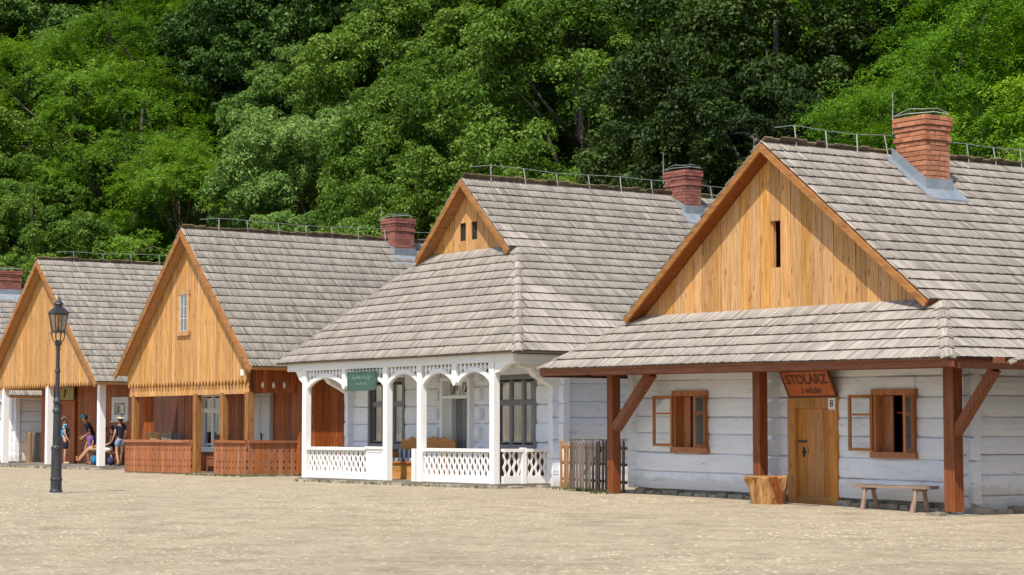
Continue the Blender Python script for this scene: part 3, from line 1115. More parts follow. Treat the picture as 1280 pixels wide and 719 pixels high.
# ------------------------------------------------------------------ house of the carpenter (nearest)
ROW = 'wooden houses in a row along the square'
A = House('log_house', "white log house with shingled porch roof and orange STOLARZ board over its door", 'house', 33.2, (AO[0], AO[1], 0), -0.009, ROW)
def roofz_a(x): return 6.84 - 0.724 * abs(x - 4.85)
roofA = gable_roof(A, 4.85, 6.84, [(0, 6.84, 0, 0), (4.42, 3.64, 0.0, 0.0), (6.0, 2.58, 0.3, -1.1)], 13.5, M['brownX'], 300, [17, 6],
                   skirt=((-1.15, 10.85, -1.1, 2.58), (0.43, 9.27, 0.3, 3.64), 6))
bargeboards(A, roofA, 4.85, 6.82, 4.43, 3.62, 0.0, M['bargeX'], 0.12, 0.05)
gcore = MB(); gcore.prism([(0.55, 3.55), (9.15, 3.55), (4.85, 6.66)], 'Y', 0.36, 0.46)
# leave the slit open: the core is built from two triangles and filling strips
gcore = MB()
gcore.prism([(0.55, 3.5), (4.73, 3.5), (4.73, 6.575), (4.69, 6.545)], 'Y', 0.36, 0.44)
gcore.prism([(4.97, 3.5), (9.15, 3.5), (5.01, 6.545), (4.97, 6.575)], 'Y', 0.36, 0.44)
gcore.box(4.73, 4.97, 0.36, 0.44, 3.5, 4.46)
gcore.prism([(4.73, 5.36), (4.97, 5.36), (4.97, 6.575), (4.85, 6.66), (4.73, 6.575)], 'Y', 0.36, 0.44)
gabA = A.part('gable', gcore, M['goldZ'])
gable_boards(A, gabA, 0.5, 9.2, 0.335, 3.5, lambda x: roofz_a(x) - 0.14, 29, M['goldZ'], holes=((4.7, 5.0, 4.46, 5.36),))
ridge_wire(A, 4.85, 6.84, 0.8, 13.5, 0.78)
chimney(A, 5.16, 6.02, 3.17, 3.81, 5.5, 7.52, 0.1, M['brick'], True, roofz_a, 'tall orange brick chimney with zinc flashing')
# walls
op_front = [(1.42, 2.43, 0.95, 2.06), (7.35, 8.36, 0.95, 2.05), (4.98, 6.3, 0.0, 1.96)]
log_wall(A, (0, 0.6, 0), (1, 0), -0.05, 9.6, 0.12, 2.72, 7, op_front, 0.17, 0.17, 11)
log_wall(A, (9.6, 0, 0), (0, 1), 0.6, 13, -0.08, 2.70, 8, (), 0.2, 0, 12, 'side_wall')
log_wall(A, (-0.05, 0, 0), (0, -1), -13, -0.6, 0.12, 2.78, 7, (), 0, 0.16, 13, 'side_wall')
bk = MB(); bk.box(-0.05, 9.6, 12.9, 13.1, 0, 3.6); bk.prism([(0, 3.6), (9.6, 3.6), (4.85, 6.6)], 'Y', 12.9, 13.1)
A.part('back_wall', bk, M['lime'])
A.part('room_partition', MB().box(0.2, 9.4, 3.2, 3.3, -0.1, 2.7).box(0.2, 9.4, 0.85, 3.2, 2.66, 2.7), M['dark'])  # added near-black sheets that paint the dark of an unlit room
# protruding ends of the inner cross wall beside the middle post
ends = MB()
jw = MB(); jw.box(4.44, 4.62, 0.57, 0.62, 0.13, 2.6)
jw_o = A.part('cross_wall', jw, M['lime'])
for i in range(7):
    z = 0.14 + i * 0.36
    A.piece('log_end', box_mesh('log_end', 0.22, 0.3, 0.29, M['lime'], 0.05), jw_o, (4.53 + jit(0.03), 0.46, z + 0.17))
# foundation
fd = MB(); fd.box(-0.05, 9.6, 0.66, 0.85, -0.25, 0.14)
fnd = A.part('foundation', fd, M['stone'])
stones_row(A, fnd, (-0.2, 0.58, 0), (4.95, 0.58, 0), -0.1, 0.15, 0.28, M['stone'], 4)
stones_row(A, fnd, (6.3, 0.58, 0), (9.75, 0.58, 0), -0.1, 0.13, 0.28, M['stone'], 5)
stones_row(A, fnd, (9.7, 0.5, 0), (9.7, 9, 0), -0.12, 0.11, 0.3, M['stone'], 6)
# posts, beam, braces
for x, w in ((0.0, 0.105), (4.74, 0.105), (9.83, 0.12)):
    mb = MB(); c = w - 0.012
    mb.prism([(x - w, -c), (x - c, -w), (x + c, -w), (x + w, -c), (x + w, c), (x + c, w), (x - c, w), (x - w, c)], 'Z', 0.02, 2.47)
    A.part('post', mb, M['brownZ'])
mb = MB(); mb.beam((-0.62, 0, 2.54), (10.95, 0, 2.54), 0.2, 0.16)
A.part('porch_beam', mb, M['brownX'])
for x0, x1 in ((0.1, 1.32), ):
    mb = MB(); mb.beam((x0, 0, 1.36), (x1, 0, 2.48), 0.17, 0.19, (0, 1, 0)); A.part('brace', mb, M['brownZ'])
mb = MB(); mb.beam((9.9, 0, 1.34), (10.82, 0, 2.42), 0.14, 0.17, (0, 1, 0)); A.part('brace', mb, M['brownZ'])
mb = MB(); mb.beam((10.9, -0.95, 2.47), (10.9, 12.5, 2.47), 0.12, 0.1); mb.beam((-1.2, -0.95, 2.47), (-1.2, 12.5, 2.47), 0.12, 0.1)
A.part('eave_plate', mb, M['darkbrown'])
mb = MB(); mb.beam((-1.2, -1.02, 2.5), (10.9, -1.02, 2.5), 0.05, 0.11)
A.part('eave_board', mb, M['brownX'])
stonepad = A.part('post_footing', MB().box(9.5, 10.16, -0.3, 0.3, -0.2, -0.03), M['stone'])
stones_row(A, stonepad, (9.4, -0.36, 0), (10.3, -0.36, 0), -0.16, 0.05, 0.26, M['stone'], 9, 0.2, 0.36)
pad2 = A.part('post_footing', MB().box(-0.25, 0.25, -0.22, 0.25, -0.15, 0.0), M['stone'])
stones_row(A, pad2, (-0.3, -0.24, 0), (0.36, -0.24, 0), -0.1, 0.06, 0.22, M['stone'], 10, 0.18, 0.3)
pad3 = A.part('post_footing', MB().box(4.5, 5.0, -0.2, 0.25, -0.15, 0.02), M['stone'])

def open_window(xa, xb, za, zb, right_angle, label):
    y = 0.6
    w = window_frame(A, xa, xb, y - 0.03, za, zb, M['frameZ'], 0.088, 0.07, 0.16)
    tag(w, label)
    # brown inner lining and shutter board on the left of the opening
    A.part('inner_shutter', MB().box(xa + 0.1, xa + 0.1 + 0.22, y + 0.1, y + 0.13, za + 0.08, zb - 0.1), M['frameZ'], w)
    fr = MB(); xm = (xa + xb) / 2 + 0.12
    for q in (xm, xb - 0.16): fr.box(q - 0.012, q + 0.012, y + 0.2, y + 0.225, za + 0.1, zb - 0.1)
    fr.box(xa + 0.3, xb - 0.1, y + 0.2, y + 0.225, za + 0.78, za + 0.81)
    A.part('inner_bars', fr, M['brownZ'], w)
    wd = (xb - xa) / 2 - 0.02
    hz0, hz1 = za + 0.1, zb - 0.08
    for side in (0, 1):
        ang = R(-168) if side == 0 else R(right_angle)
        hx = xa + 0.03 if side == 0 else xb - 0.03
        m = Matrix.Translation((hx, y - 0.12, 0)) @ Matrix.Rotation(R(180) - R(168) + R(180) if side == 0 else R(right_angle), 4, 'Z')
        s = MB(); s.m = m
        t = 0.055
        dx0, dx1 = (0, wd)
        if side == 1:
            s.m = m @ Matrix.Scale(-1, 4, (1, 0, 0))
        s.box(0, t, -0.02, 0.02, hz0, hz1); s.box(wd - t, wd, -0.02, 0.02, hz0, hz1)
        s.box(t, wd - t, -0.018, 0.018, hz0, hz0 + t); s.box(t, wd - t, -0.018, 0.018, hz1 - t, hz1)
        zm = hz1 - 0.36
        s.box(t, wd - t, -0.016, 0.016, zm - 0.018, zm + 0.018)
        sash = A.part('sash', s, M['frameZ'], w)
        for q0, q1 in ((hz0 + t, zm - 0.018), (zm + 0.018, hz1 - t)):
            p = MB(); p.m = s.m
            p.box(t, wd - t, -0.003, 0.003, q0, q1)
            A.part('pane', p, M['sashglass'], w)
open_window(1.37, 2.48, 0.9, 2.11, 118, 'brown framed window with both sashes swung open, left of the door')
open_window(7.3, 8.41, 0.9, 2.1, 118, 'brown framed window with both sashes swung open, above the bench')
# door
d = MB()
d.box(4.95, 5.16, 0.5, 0.66, -0.05, 1.99); d.box(6.14, 6.34, 0.5, 0.66, -0.05, 1.99)
d.box(5.16, 6.14, 0.502, 0.658, 1.77, 1.985); d.box(5.16, 6.14, 0.5, 0.66, -0.05, 0.03)
door = A.part('door', d, M['doorZ'])
for i in range(4):
    w = 0.98 / 4
    A.piece('plank', box_mesh('plank', w - 0.008, 0.05, 1.735, M['doorZ']), door, (5.16 + w * (i + 0.5), 0.6 + jit(0.004), 0.9))
A.part('door_latch', MB().box(5.2, 5.42, 0.55, 0.575, 1.13, 1.17).box(5.33, 5.36, 0.545, 0.575, 0.86, 1.04).box(5.3, 5.4, 0.545, 0.575, 0.93, 0.96), M['iron'], door)
A.part('weather_strip', MB().box(5.16, 6.14, 0.53, 0.58, 0.03, 0.12), M['doorX'], door)
dl = MB(); dl.prism([(5.62, 1.95), (5.66, 1.79), (5.70, 1.95)], 'Y', 0.49, 0.5)
A.part('chalk_mark', MB().box(5.6, 5.63, 0.494, 0.5, 1.8, 1.93).box(5.68, 5.71, 0.494, 0.5, 1.8, 1.95).box(5.45, 5.5, 0.494, 0.5, 1.84, 1.87), M['cut'], door)
# plank step
st = A.part('door_step', MB().box(5.3, 6.25, -0.1, 0.45, -0.2, -0.06), M['stone'])
# house number
pl = A.part('house_number', MB().box(6.135, 6.32, 0.478, 0.492, 1.75, 1.965), M['enamel'], door)
me8 = text_mesh('8', 0.19, M['black'])
A.piece('numeral', me8, door, (6.228, 0.474, 1.857), (R(90), 0, 0))

# ------------------------------------------------------------------ second house: white arcaded porch
B = House('porch_house', 'grey shingled house with white arched porch, lattice railing and small high gable', 'house', 35, (-0.21640477, 48.17, 0), 0, ROW)
def roofz_b(x): 
    d_ = abs(x + 4.75)
    return 7.62 - 0.9 * d_ if d_ < 2.06 else 5.77 - 0.772 * (d_ - 2.06)
roofB = gable_roof(B, -4.75, 7.62, [(0, 7.62, 0, 0), (2.06, 5.77, 2.05, 2.05), (5.56, 3.07, 2.3, -0.15)], 15.5, M['greyX'], 300, [9, 13],
                   skirt=((-10.31, 0.81, -0.15, 3.07), (-6.81, -2.69, 2.3, 5.77), 13))
bargeboards(B, roofB, -4.75, 7.6, 2.12, 5.69, 2.04, M['bargeX'], 0.13, 0.05)
for sgn in (1, -1):
    q = MB(); q.prism([(-4.75, 7.46), (-4.75 + sgn * 2.06, 5.61), (-4.75 + sgn * 2.06, 5.585), (-4.75, 7.435)], 'Y', 2.055, 2.35)
    B.part('gable_soffit', q, M['bargeY'], roofB)
gB = B.part('gable', MB().prism([(-6.75, 5.7), (-2.75, 5.7), (-4.75, 7.5)], 'Y', 2.4, 2.5), M['dark'])
gable_boards(B, gB, -6.8, -2.7, 2.36, 5.7, lambda x: roofz_b(x) - 0.14, 16, M['goldZ'], holes=((-5.25, -5.02, 6.1, 6.55), (-4.72, -4.45, 6.1, 6.55)))
ridge_wire(B, -4.75, 7.62, 2.9, 15.5, 1.02)
chimney(B, -4.98, -4.1, 8.79, 9.33, 6.6, 8.28, 0.085, M['brick_red'], False, roofz_b, 'red brick chimney with zinc flashing')
opsB = [(-8.6, -6.85, 0.9, 2.66), (-2.8, -1.05, 0.9, 2.62), (-4.95, -3.7, 0.1, 2.6)]
log_wall(B, (0, 1.75, 0), (1, 0), -9.5, -0.2, 0.1, 3.3, 7, opsB, 0.24, 0.24, 21)
log_wall(B, (-0.2, 0, 0), (0, 1), 1.75, 15, -0.17, 3.3, 8, (), 0.24, 0, 22, 'side_wall')
log_wall(B, (-9.5, 0, 0), (0, -1), -15, -1.75, -0.17, 3.3, 8, (), 0, 0.24, 23, 'side_wall')
bk = MB(); bk.box(-9.5, -0.2, 14.9, 15.1, 0, 4); bk.prism([(-9.3, 4), (-0.4, 4), (-4.75, 7.3)], 'Y', 14.9, 15.1)
B.part('back_wall', bk, M['lime'])
# vertical log ends (cross walls) either side of the door
for xx in (-5.25, -3.35):
    c = B.part('cross_wall', MB().box(xx - 0.08, xx + 0.08, 1.72, 1.77, 0.15, 2.9), M['lime'])
    for i in range(6):
        B.piece('log_end', box_mesh('log_end', 0.2, 0.2, 0.24, M['lime'], 0.05), c, (xx + jit(0.02), 1.63, 0.35 + i * 0.455))
B.part('wall_skirting', MB().box(-9.5, -4.99, 1.64, 1.68, 0.1, 0.84).box(-3.63, -0.2, 1.64, 1.68, 0.1, 0.84), M['darkbrown'])  # invented dark boards, painting porch shade into the railing gaps
pf = B.part('porch_floor', MB().box(-9.35, -0.22, -0.02, 1.7, -0.05, 0.1), M['greyX'])
stones_row(B, pf, (-9.4, -0.05, 0), (-0.15, -0.05, 0), -0.1, 0.1, 0.22, M['stone'], 31)
stones_row(B, pf, (-0.14, -0.05, 0), (-0.14, 1.9, 0), -0.1, 0.1, 0.22, M['stone'], 32)
ceil = B.part('porch_ceiling', MB().box(-9.9, 0.4, 0.05, 1.8, 3.05, 3.08), M['whiteX'])
B.part('fascia', MB().box(-9.95, 0.45, -0.01, 0.05, 2.86, 3.05), M['whiteX'])
B.part('room_partition', MB().box(-9.3, -0.4, 4.4, 4.5, 0.05, 3.3).box(-9.3, -0.4, 2.0, 4.4, 3.0, 3.04), M['dark'])  # black sheets added so the rooms behind the windows look unlit
sof = MB(); sof.box(0.02, 0.5, 0.03, 14, 2.98, 3.03); sof.box(-10.0, -9.52, 0.03, 14, 2.98, 3.03)
B.part('side_soffit', sof, M['whiteY'])
mb = MB(); mb.box(0.38, 0.46, 0.03, 14, 2.83, 2.98)
B.part('side_plate', mb, M['whiteY'])
postsB = [-9.1, -5.08, -3.53, -0.46]
for x in postsB:
    B.part('post', MB().prism([(x - 0.09, 0.02), (x - 0.08, 0.01), (x + 0.08, 0.01), (x + 0.09, 0.02), (x + 0.09, 0.18), (x + 0.08, 0.19), (x - 0.08, 0.19), (x - 0.09, 0.18)], 'Z', 0.1, 2.92), M['whiteZ'])
B.part('post', MB().box(-0.44, -0.3, 1.5, 1.66, 0.1, 0.95), M['whiteZ'])
pend = [-7.06, -2.0]
for x in pend:
    B.part('pendant', MB().box(x - 0.09, x + 0.09, 0.0, 0.2, 2.44, 2.92).prism([(x - 0.09, 2.44), (x - 0.03, 2.36), (x + 0.03, 2.36), (x + 0.09, 2.44)], 'Y', 0.0, 0.2), M['whiteZ'])
def arch_bay(xa, xb, zs, zc):
    mb = MB()
    n = 12
    arcs = []
    for i in range(n + 1):
        t = i / n
        x = lerp(xa, xb, t)
        z = zs + (zc - zs) * math.sin(math.pi * t) ** 0.75
        arcs.append((x, z))
    for (x0, z0), (x1, z1) in zip(arcs, arcs[1:]):
        mb.prism([(x0, z0 - 0.055), (x1, z1 - 0.055), (x1, z1 + 0.055), (x0, z0 + 0.055)], 'Y', 0.05, 0.15)
    ar = B.part('arch', mb, M['whiteX'])
    B.part('arch_rail', MB().box(xa, xb, 0.06, 0.14, 2.86, 2.93), M['whiteX'], ar)
    bk_ = MB()
    for (x0, z0), (x1, z1) in zip(arcs, arcs[1:]):
        bk_.prism([(x0, z0), (x1, z1), (x1, 2.88), (x0, 2.88)], 'Y', 0.135, 0.145)
    B.part('fret_backing', bk_, M['darkbrown'], ar)  # added dark sheet standing in for shade behind the slats
    k = int((xb - xa) / 0.155)
    for i in range(k):
        x = xa + (i + 0.5) * (xb - xa) / k
        t = (x - xa) / (xb - xa)
        z = zs + (zc - zs) * math.sin(math.pi * t) ** 0.75 + 0.03
        L = 2.87 - z
        if L < 0.06: continue
        L = round(L / 0.04) * 0.04 + 0.02
        key = ('fret', round(L, 2))
        if key not in _box_cache:
            _box_cache[key] = profile_board('slat', lambda q, L=L: 0.026 + 0.040 * (0.5 + 0.5 * math.cos((L - q) / 0.2 * 2 * math.pi + math.pi)) , L, M['whiteZ'], 0.03, None, 8)
        B.piece('slat', _box_cache[key], ar, (x, 0.1, 2.87 - L))
arch_bay(-8.98, -7.15, 2.46, 2.72); arch_bay(-6.97, -5.2, 2.46, 2.72); arch_bay(-4.96, -3.65, 2.5, 2.74); arch_bay(-3.41, -2.09, 2.46, 2.72); arch_bay(-1.91, -0.58, 2.46, 2.72)
# railing of wavy boards
sboards = [profile_board('slat', lambda z: 0.027, 0.56, M['whiteZ'], 0.028, (lambda z, s=s: s * 0.026 * math.sin(2 * math.pi * z / 0.28 + 0.5)), 12) for s in (1, -1)]
def rail_b(pa, pb, y0=None, spacing=0.106):
    pa, pb = Vector(pa), Vector(pb)
    d_ = (pb - pa); L = d_.length; d_.normalize()
    ang = math.atan2(d_.y, d_.x)
    mb = MB(); mb.beam(pa + Vector((0, 0, 0.86)), pb + Vector((0, 0, 0.86)), 0.16, 0.07)
    r_ = B.part('railing', mb, M['whiteX'])
    B.part('bottom_rail', MB().beam(pa + Vector((0, 0, 0.19)), pb + Vector((0, 0, 0.19)), 0.08, 0.17), M['whiteX'], r_)
    k = int(L / spacing)
    for i in range(k):
        p = pa + d_ * ((i + 0.5) * L / k)
        B.piece('slat', sboards[i % 2], r_, (p.x, p.y, 0.265), (0, 0, ang))
    return r_
rail_b((-8.98, 0.1, 0), (-6.03, 0.1, 0))
pn = B.part('railing_panel', MB().box(-6.03, -5.2, 0.06, 0.14, 0.1, 0.86).box(-6.05, -5.2, 0.02, 0.18, 0.86, 0.92).box(-5.95, -5.28, 0.045, 0.062, 0.78, 0.81), M['whiteX'])
rail_b((-3.4, 0.1, 0), (-0.58, 0.1, 0))
rail_b((-0.38, 0.26, 0), (-0.38, 0.78, 0)); B.part('railing_post', MB().box(-0.44, -0.32, 0.78, 0.9, 0.1, 0.92), M['whiteZ']); rail_b((-0.38, 0.9, 0), (-0.38, 1.5, 0))
rail_b((-9.14, 0.26, 0), (-9.14, 1.6, 0))
B.part('railing_post', MB().box(-3.86, -3.72, 0.02, 0.18, 0.1, 0.88), M['whiteZ'])
for xx in (-0.2, -9.5):
    cb = MB(); cb.prism([(1.72, 2.25), (1.55, 2.28), (1.3, 2.42), (1.0, 2.56), (0.86, 2.72), (0.55, 2.78), (0.5, 2.96), (1.72, 2.96)], 'X', xx - 0.11, xx + 0.11)
    B.part('corbel', cb, M['whiteY'])
cb = MB(); cb.prism([(-0.3, 2.92), (0.1, 2.9), (0.3, 2.8), (0.42, 2.66), (0.05, 2.62), (-0.3, 2.5)], 'Y', 0.0, 0.18)
cb = MB(); cb.prism([(-0.34, 2.62), (-0.2, 2.64), (0.1, 2.78), (0.4, 2.86), (0.42, 2.92), (-0.34, 2.92)], 'Y', 0.03, 0.17)
B.part('bracket', cb, M['whiteX'])
cb = MB(); cb.prism([(-9.22, 2.55), (-9.4, 2.66), (-9.55, 2.84), (-9.85, 2.9), (-9.22, 2.92)], 'Y', 0.03, 0.17)
B.part('bracket', cb, M['whiteX'])

def big_window(h, xa, xb, y, za, zb, mat, cols, trans, depth=0.06, mull=0.075, curtains=None, case=0.1, label=None):
    f = MB()
    f.box(xa, xa + case, y - 0.05, y + 0.2, za, zb); f.box(xb - case, xb, y - 0.05, y + 0.2, za, zb)
    f.box(xa + case, xb - case, y - 0.048, y + 0.198, zb - case, zb); f.box(xa - 0.03, xb + 0.03, y - 0.1, y + 0.2, za - 0.04, za)
    f.box(xa + case, xb - case, y - 0.048, y + 0.198, za, za + case)
    w = h.part('window', f, mat, None, label=label)
    g = MB()
    ia, ib, ja, jb = xa + case, xb - case, za + case, zb - case
    cw = (ib - ia) / cols
    for i in range(1, cols): g.box(ia + cw * i - mull / 2, ia + cw * i + mull / 2, y + 0.02, y + 0.1, ja, jb)
    for t in trans: g.box(ia, ib, y + 0.015, y + 0.105, t - mull * 0.6, t + mull * 0.6)
    h.part('sash_bars', g, mat, w)
    rows = [ja] + list(trans) + [jb]
    for i in range(cols):
        for r0, r1 in zip(rows, rows[1:]):
            a, b = ia + cw * i + mull * 0.45, ia + cw * (i + 1) - mull * 0.45
            c0, c1 = r0 + mull * 0.5, r1 - mull * 0.5
            s = MB(); e = 0.035
            s.box(a, a + e, y + 0.03, y + 0.07, c0, c1); s.box(b - e, b, y + 0.03, y + 0.07, c0, c1)
            s.box(a + e, b - e, y + 0.031, y + 0.069, c0, c0 + e); s.box(a + e, b - e, y + 0.031, y + 0.069, c1 - e, c1)
            h.part('sash', s, mat, w)
            h.part('pane', MB().box(a + e, b - e, y + 0.047, y + 0.053, c0 + e, c1 - e), M['glass'], w)
            for cm, f0, f1 in (curtains[i % len(curtains)] if curtains else ()):
                k = MB()
                wv = [(lerp(a, b, lerp(f0, f1, q / 8)), y + 0.17 + 0.018 * math.sin(q * 2.1 + i)) for q in range(9)]
                for p0, p1 in zip(wv, wv[1:]):
                    k.prism([p0, p1, (p1[0], p1[1] + 0.008), (p0[0], p0[1] + 0.008)], 'Z', c0 + 0.02, c1)
                h.part('curtain', k, M[cm], w)
    return w
big_window(B, -8.63, -6.84, 1.72, 0.88, 2.66, M['greypaint'], 3, [2.0], curtains=[[('curtain', 0, 0.85)], [('curtain', 0, 0.2), ('curtain', 0.72, 1)], [('netcurtain', 0, 0.45), ('curtain', 0.6, 1)]], label='grey three-light window behind the porch entrance')
big_window(B, -2.79, -1.04, 1.72, 0.88, 2.62, M['greypaint'], 3, [1.98], curtains=[[('curtain', 0, 0.85)], [('curtain', 0, 0.2), ('curtain', 0.72, 1)], [('netcurtain', 0, 0.45), ('curtain', 0.6, 1)]], label='grey three-light window beside the house corner')
dB = MB()
dB.box(-4.98, -4.86, 1.55, 1.9, 0.1, 2.62); dB.box(-3.76, -3.64, 1.55, 1.9, 0.1, 2.62); dB.box(-4.86, -3.76, 1.552, 1.898, 2.54, 2.62)
dB.box(-4.9, -3.72, 1.55, 1.8, 2.1, 2.17)
door = B.part('door', dB, M['whiteZ'])
for i in range(5):
    B.piece('plank', box_mesh('plank', 0.21, 0.05, 2.0, M['greypaint'] if i % 2 else M['darkgrey'] if 'darkgrey' in M else M['greypaint']), door, (-4.75 + 0.218 * i, 1.86 + jit(0.012), 1.1))
B.part('door_frame_lining', MB().box(-4.86, -4.66, 1.7, 1.84, 0.1, 2.1), M['palepaint'], door)
for a, b in ((-4.84, -4.34), (-4.28, -3.78)):
    f = MB(); f.box(a, a + 0.04, 1.72, 1.77, 2.17, 2.54); f.box(b - 0.04, b, 1.72, 1.77, 2.17, 2.54); f.box(a + 0.04, b - 0.04, 1.721, 1.769, 2.17, 2.2); f.box(a + 0.04, b - 0.04, 1.721, 1.769, 2.5, 2.54)
    f.beam((a + 0.04, 1.745, 2.2), ((a + b) / 2, 1.745, 2.5), 0.02, 0.02)
    B.part('transom_sash', f, M['whiteX'], door)
    B.part('pane', MB().box(a + 0.04, b - 0.04, 1.742, 1.748, 2.2, 2.5), M['glass'], door)
cabB = B.part('wall_lamp', MB().box(-3.45, -3.3, 1.4, 1.5, 2.2, 2.3), M['iron']) if False else None

# green hanging board
sg = House('hanging_sign', 'green painted board hanging in the second arch of the white porch', 'sign', 35, tuple(B.W(-6.11, -0.03, 2.545)))
sb = sg.part('board', MB().box(-0.64, 0.64, -0.02, 0.02, -0.215, 0.215), M['signgreen'])
fr = MB()
for a, b, c, d_ in ((-0.66, 0.66, 0.2, 0.235), (-0.66, 0.66, -0.235, -0.2), (-0.66, -0.625, -0.2, 0.2), (0.625, 0.66, -0.2, 0.2)): fr.box(a, b, -0.03, 0.03, c, d_)
sg.part('frame', fr, M['signgreen'])
sc = MB()
for k in range(9):
    x = -0.42 + k * 0.105
    sc.tube([(x, -0.026, 0.02 + jit(0.02)), (x + 0.03, -0.026, 0.12 + jit(0.02)), (x + 0.06, -0.026, 0.05 + jit(0.03))], 0.011, 4)
for k in range(5):
    x = -0.26 + k * 0.11
    sc.tube([(x, -0.026, -0.11 + jit(0.02)), (x + 0.04, -0.026, -0.04 + jit(0.02)), (x + 0.07, -0.026, -0.1)], 0.01, 4)
sg.part('painted_ornament', sc, M['signgreenlight'])

# orange carpenter's board, top leaning out
so = House('shop_sign', "orange wooden board reading STOLARZ leaning out above the carpenter's door", 'sign', 33.2, tuple(A.W(5.74, 0.34, 2.235)))
so.root.rotation_euler = (R(26), 0, R(33.2 - 90))
so.part('board', MB().box(-0.66, 0.66, -0.015, 0.015, -0.265, 0.265), M['signorange'])
fr = MB()
for a, b, c, d_ in ((-0.68, 0.68, 0.25, 0.28), (-0.68, 0.68, -0.28, -0.25), (-0.68, -0.645, -0.25, 0.25), (0.645, 0.68, -0.25, 0.25)): fr.box(a, b, -0.024, 0.024, c, d_)
so.part('frame', fr, M['darkbrown'])
m1 = text_mesh('STOLARZ', 0.27, M['ink'], offset=0.008)
so.piece('lettering', m1, None, (0.0, -0.017, 0.085), (R(90), 0, 0))
m2 = text_mesh('i wózki', 0.185, M['ink'], offset=0.003)
so.piece('lettering', m2, None, (0.03, -0.017, -0.135), (R(90), 0, 0))

# ------------------------------------------------------------------ third house: red brown porch with carved panels
Cc = House('gable_house', 'golden gabled house with a red-brown carved porch and a tall narrow attic window', 'house', 36.5, (-9.58404631, 64.0, 0), 0, ROW)
def roofz_c(x): return 7.36 - 0.98 * abs(x + 0.15)
roofC = gable_roof(Cc, -0.15, 7.38, [(0, 7.38, -0.35, -0.35), (4.36, 3.11, -0.35, -0.35)], 14, M['goldX'], 0, [18])
bargeboards(Cc, roofC, -0.15, 7.36, 4.38, 3.06, -0.35, M['bargeX'], 0.16, 0.05)
gC = Cc.part('gable', MB().prism([(-4.1, 2.75), (3.25, 2.75), (3.25, 3.8), (-0.15, 7.15), (-4.1, 3.3)], 'Y', 0.03, 0.13), M['goldZ'])
def zc_top(x): return min(roofz_c(x) - 0.16, 99)
gable_boards(Cc, gC, -4.28, 3.3, 0.0, 2.8, zc_top, 38, M['goldZ'], point=0.15, t=0.05)
# the frieze under it: carved band of short boards
fz = Cc.part('frieze', MB().box(-4.28, 3.3, 0.08, 0.16, 2.42, 2.72), M['darkbrown'])
fb = profile_board('frieze_board', lambda z: 0.092 - (0.022 if 0.13 < z < 0.2 else 0), 0.36, M['goldZ'], 0.03, None, 8)
for i in range(40):
    Cc.piece('frieze_board', fb, fz, (-4.19 + i * 0.19, 0.065, 2.38))
ridge_wire(Cc, -0.15, 7.38, 0.9, 14, 1.03)
chimney(Cc, -0.42, 0.35, 7.02, 7.75, 6.3, 8.12, 0.085, M['brick_red'], False, roofz_c, 'red brick chimney at the end of the ridge')
# attic window
wa = MB(); wa.box(-0.86, -0.74, -0.06, 0.03, 4.3, 5.5); wa.box(-0.28, -0.16, -0.06, 0.03, 4.3, 5.5); wa.box(-0.9, -0.12, -0.07, 0.03, 5.42, 5.56); wa.box(-0.92, -0.1, -0.1, 0.03, 4.18, 4.32)
wo_ = Cc.part('attic_window', wa, M['goldZ'])
Cc.part('pane_backing', MB().box(-0.74, -0.28, -0.035, -0.025, 4.32, 5.42), M['dark'], wo_)
wb = MB()
for x in (-0.72, -0.51, -0.30): wb.box(x - 0.010, x + 0.010, -0.055, -0.036, 4.32, 5.42)
for z in (4.34, 4.7, 5.06, 5.4): wb.box(-0.74, -0.28, -0.05, -0.036, z - 0.010, z + 0.010)
Cc.part('glazing_bars', wb, M['palepaint'], wo_)
for a, b in ((-0.695, -0.535), (-0.485, -0.325)):
    for c, d_ in ((4.362, 4.678), (4.722, 5.038), (5.082, 5.378)):
        Cc.part('pane', MB().box(a, b, -0.044, -0.04, c, d_), M['glass'], wo_)
for x, s in ((-3.98, .085), (0.1, .095), (1.78, .085), (3.24, .1)):
    Cc.part('post', MB().box(x - s, x + s, 0.02, 0.02 + 2 * s, 0.05, 2.42), M['bargeZ'])
opsC = [(-2.75, -1.35, 0.7, 2.5), (0.45, 1.68, 0.1, 2.42)]
plank_wall(Cc, (0, 1.8, 0), (1, 0), -4.35, 3.5, 0.05, 3.3, 34, M['redZ'], opsC)
plank_wall(Cc, (3.55, 0, 0), (0, 1), 1.6, 14, 0.05, 3.6, 46, M['redZ'], (), True, 'side_wall')
plank_wall(Cc, (-4.35, 0, 0), (0, -1), -14, -1.8, 0.05, 3.6, 40, M['redZ'], (), True, 'side_wall')
bk = MB(); bk.box(-4.3, 3.2, 13.7, 13.8, 0, 3.4); bk.prism([(-4.1, 3.4), (3.6, 3.4), (-0.15, 7.1)], 'Y', 13.7, 13.8); Cc.part('back_wall', bk, M['redZ'])
